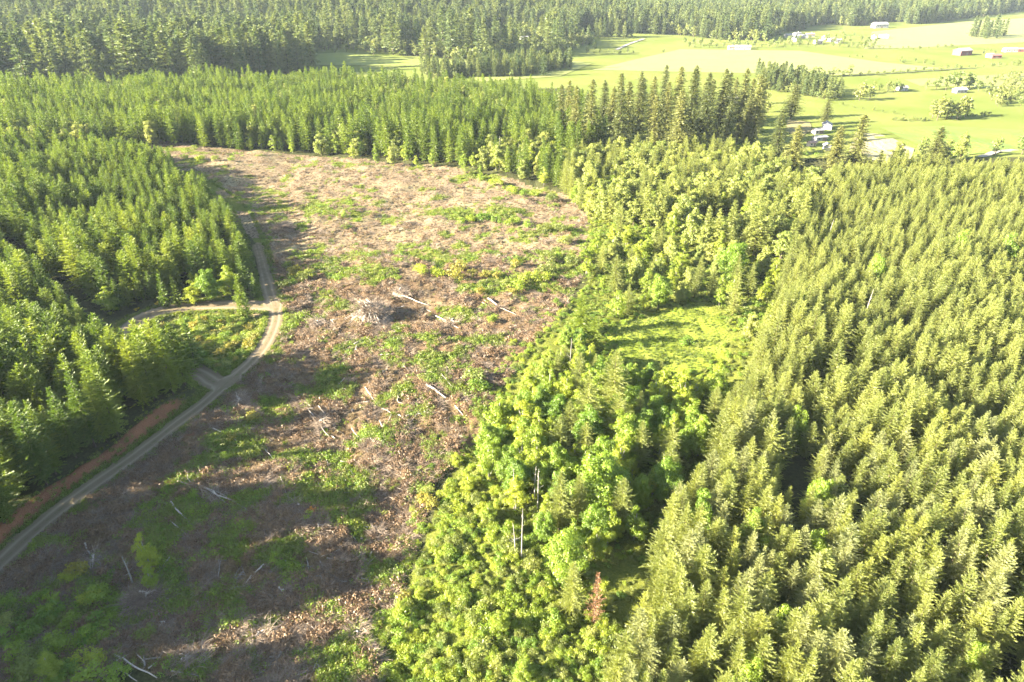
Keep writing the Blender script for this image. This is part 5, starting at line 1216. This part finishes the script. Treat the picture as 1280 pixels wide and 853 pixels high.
house(1202, 69, 34, 18, 6.5, 25, 'red', 'white', 'long white-roofed barn with dark red end wall', 'barn', big_door=True)
house(1243, 73, 20, 11, 4, 8, 'red', 'red', 'red-roofed barn beside pale farm roofs', 'barn', big_door=True)
house(1237, 72, 12, 9, 4, 8, 'white', 'white', 'small white shed joined to the side of the red-roofed barn', 'shed')
house(1262, 65, 26, 12, 4, 3, 'tan', 'white', 'long pale farm building behind the red-roofed barn', 'barn')
house(1275, 65, 15, 10, 4, 3, 'red', 'brown', 'brown-roofed barn at the end of the pale farm building', 'barn')
house(1099, 35, 40, 22, 7, 10, 'white', 'white', 'wide white-roofed barn on the edge of the upper pasture', 'barn', big_door=True)
house(928, 62, 32, 13, 4, -6, 'white', 'white', 'long white farm building lining the wide pale field', 'barn')
house(914, 62, 14, 10, 4, 5, 'tan', 'brown', 'small brown-roofed house left beside the long white farm building')
HAM = [(985, 47, 'grey', 'white'), (996, 45, 'grey', 'white'), (1003, 48, 'white', 'white'), (992, 52, 'white', 'tan'), (1012, 46, 'brown', 'white'), (1040, 52, 'brown', 'tan'), (1048, 54, 'grey', 'white'), (1030, 50, 'white', 'white'), (1016, 29, 'white', 'white'), (1080, 28, 'white', 'white'), (1104, 48, 'grey', 'tan'), (1092, 49, 'brown', 'white'), (1022, 55, 'grey', 'tan')]
for i, (u_, v_, rf, wl) in enumerate(HAM):
    house(u_, v_, 17 + 4 * (i % 3), 11, 4.2, [5, 30, -20, 70][i % 4], wl, rf, f'{rf}-roofed house of the hamlet beyond the wide pale field', group=f'{rf}-roofed hamlet houses')
for u_, v_, rf, lb in [(548, 13, 'white', 'white house in a small clearing high on the wooded hill'), (655, 51, 'white', 'white house at the foot of the wooded hill beside a lawn'), (610, 53, 'grey', 'grey-roofed house half hidden at the foot of the wooded hill'), (664, 40, 'white', 'small white roof showing between dark hillside conifers'), (418, 47, 'white', 'pale roof glimpsed in the hillside wood above the pasture')]:
    house(u_, v_, 18, 11, 5, 12, 'white', rf, lb)
x = house(913, 128, 16, 10, 4, 10, 'white', 'grey', 'pale roof showing between the trunks of the old fir grove')

# ------------------------------------------------------------------ haze
mb = MB(); mb.box(-7100, 7100, -700, 9100, -8.0, 290.0)
hm, nt, N, L = new_mat('haze')
pv = N.new('ShaderNodeVolumePrincipled'); pv.inputs['Color'].default_value = (0.74, 0.86, 1.0, 1); pv.inputs['Density'].default_value = HAZE_DENSITY; pv.inputs['Anisotropy'].default_value = 0.0
out = N.new('ShaderNodeOutputMaterial'); L.new(pv.outputs[0], out.inputs['Volume'])
hz_ob = ob('haze', mb.mesh('haze', hm)); tag(hz_ob, kind='stuff')
print('objects', len(bpy.data.objects), 'right', N_RIGHT, 'far', len(dense), 'zmax', float(gz.max()))
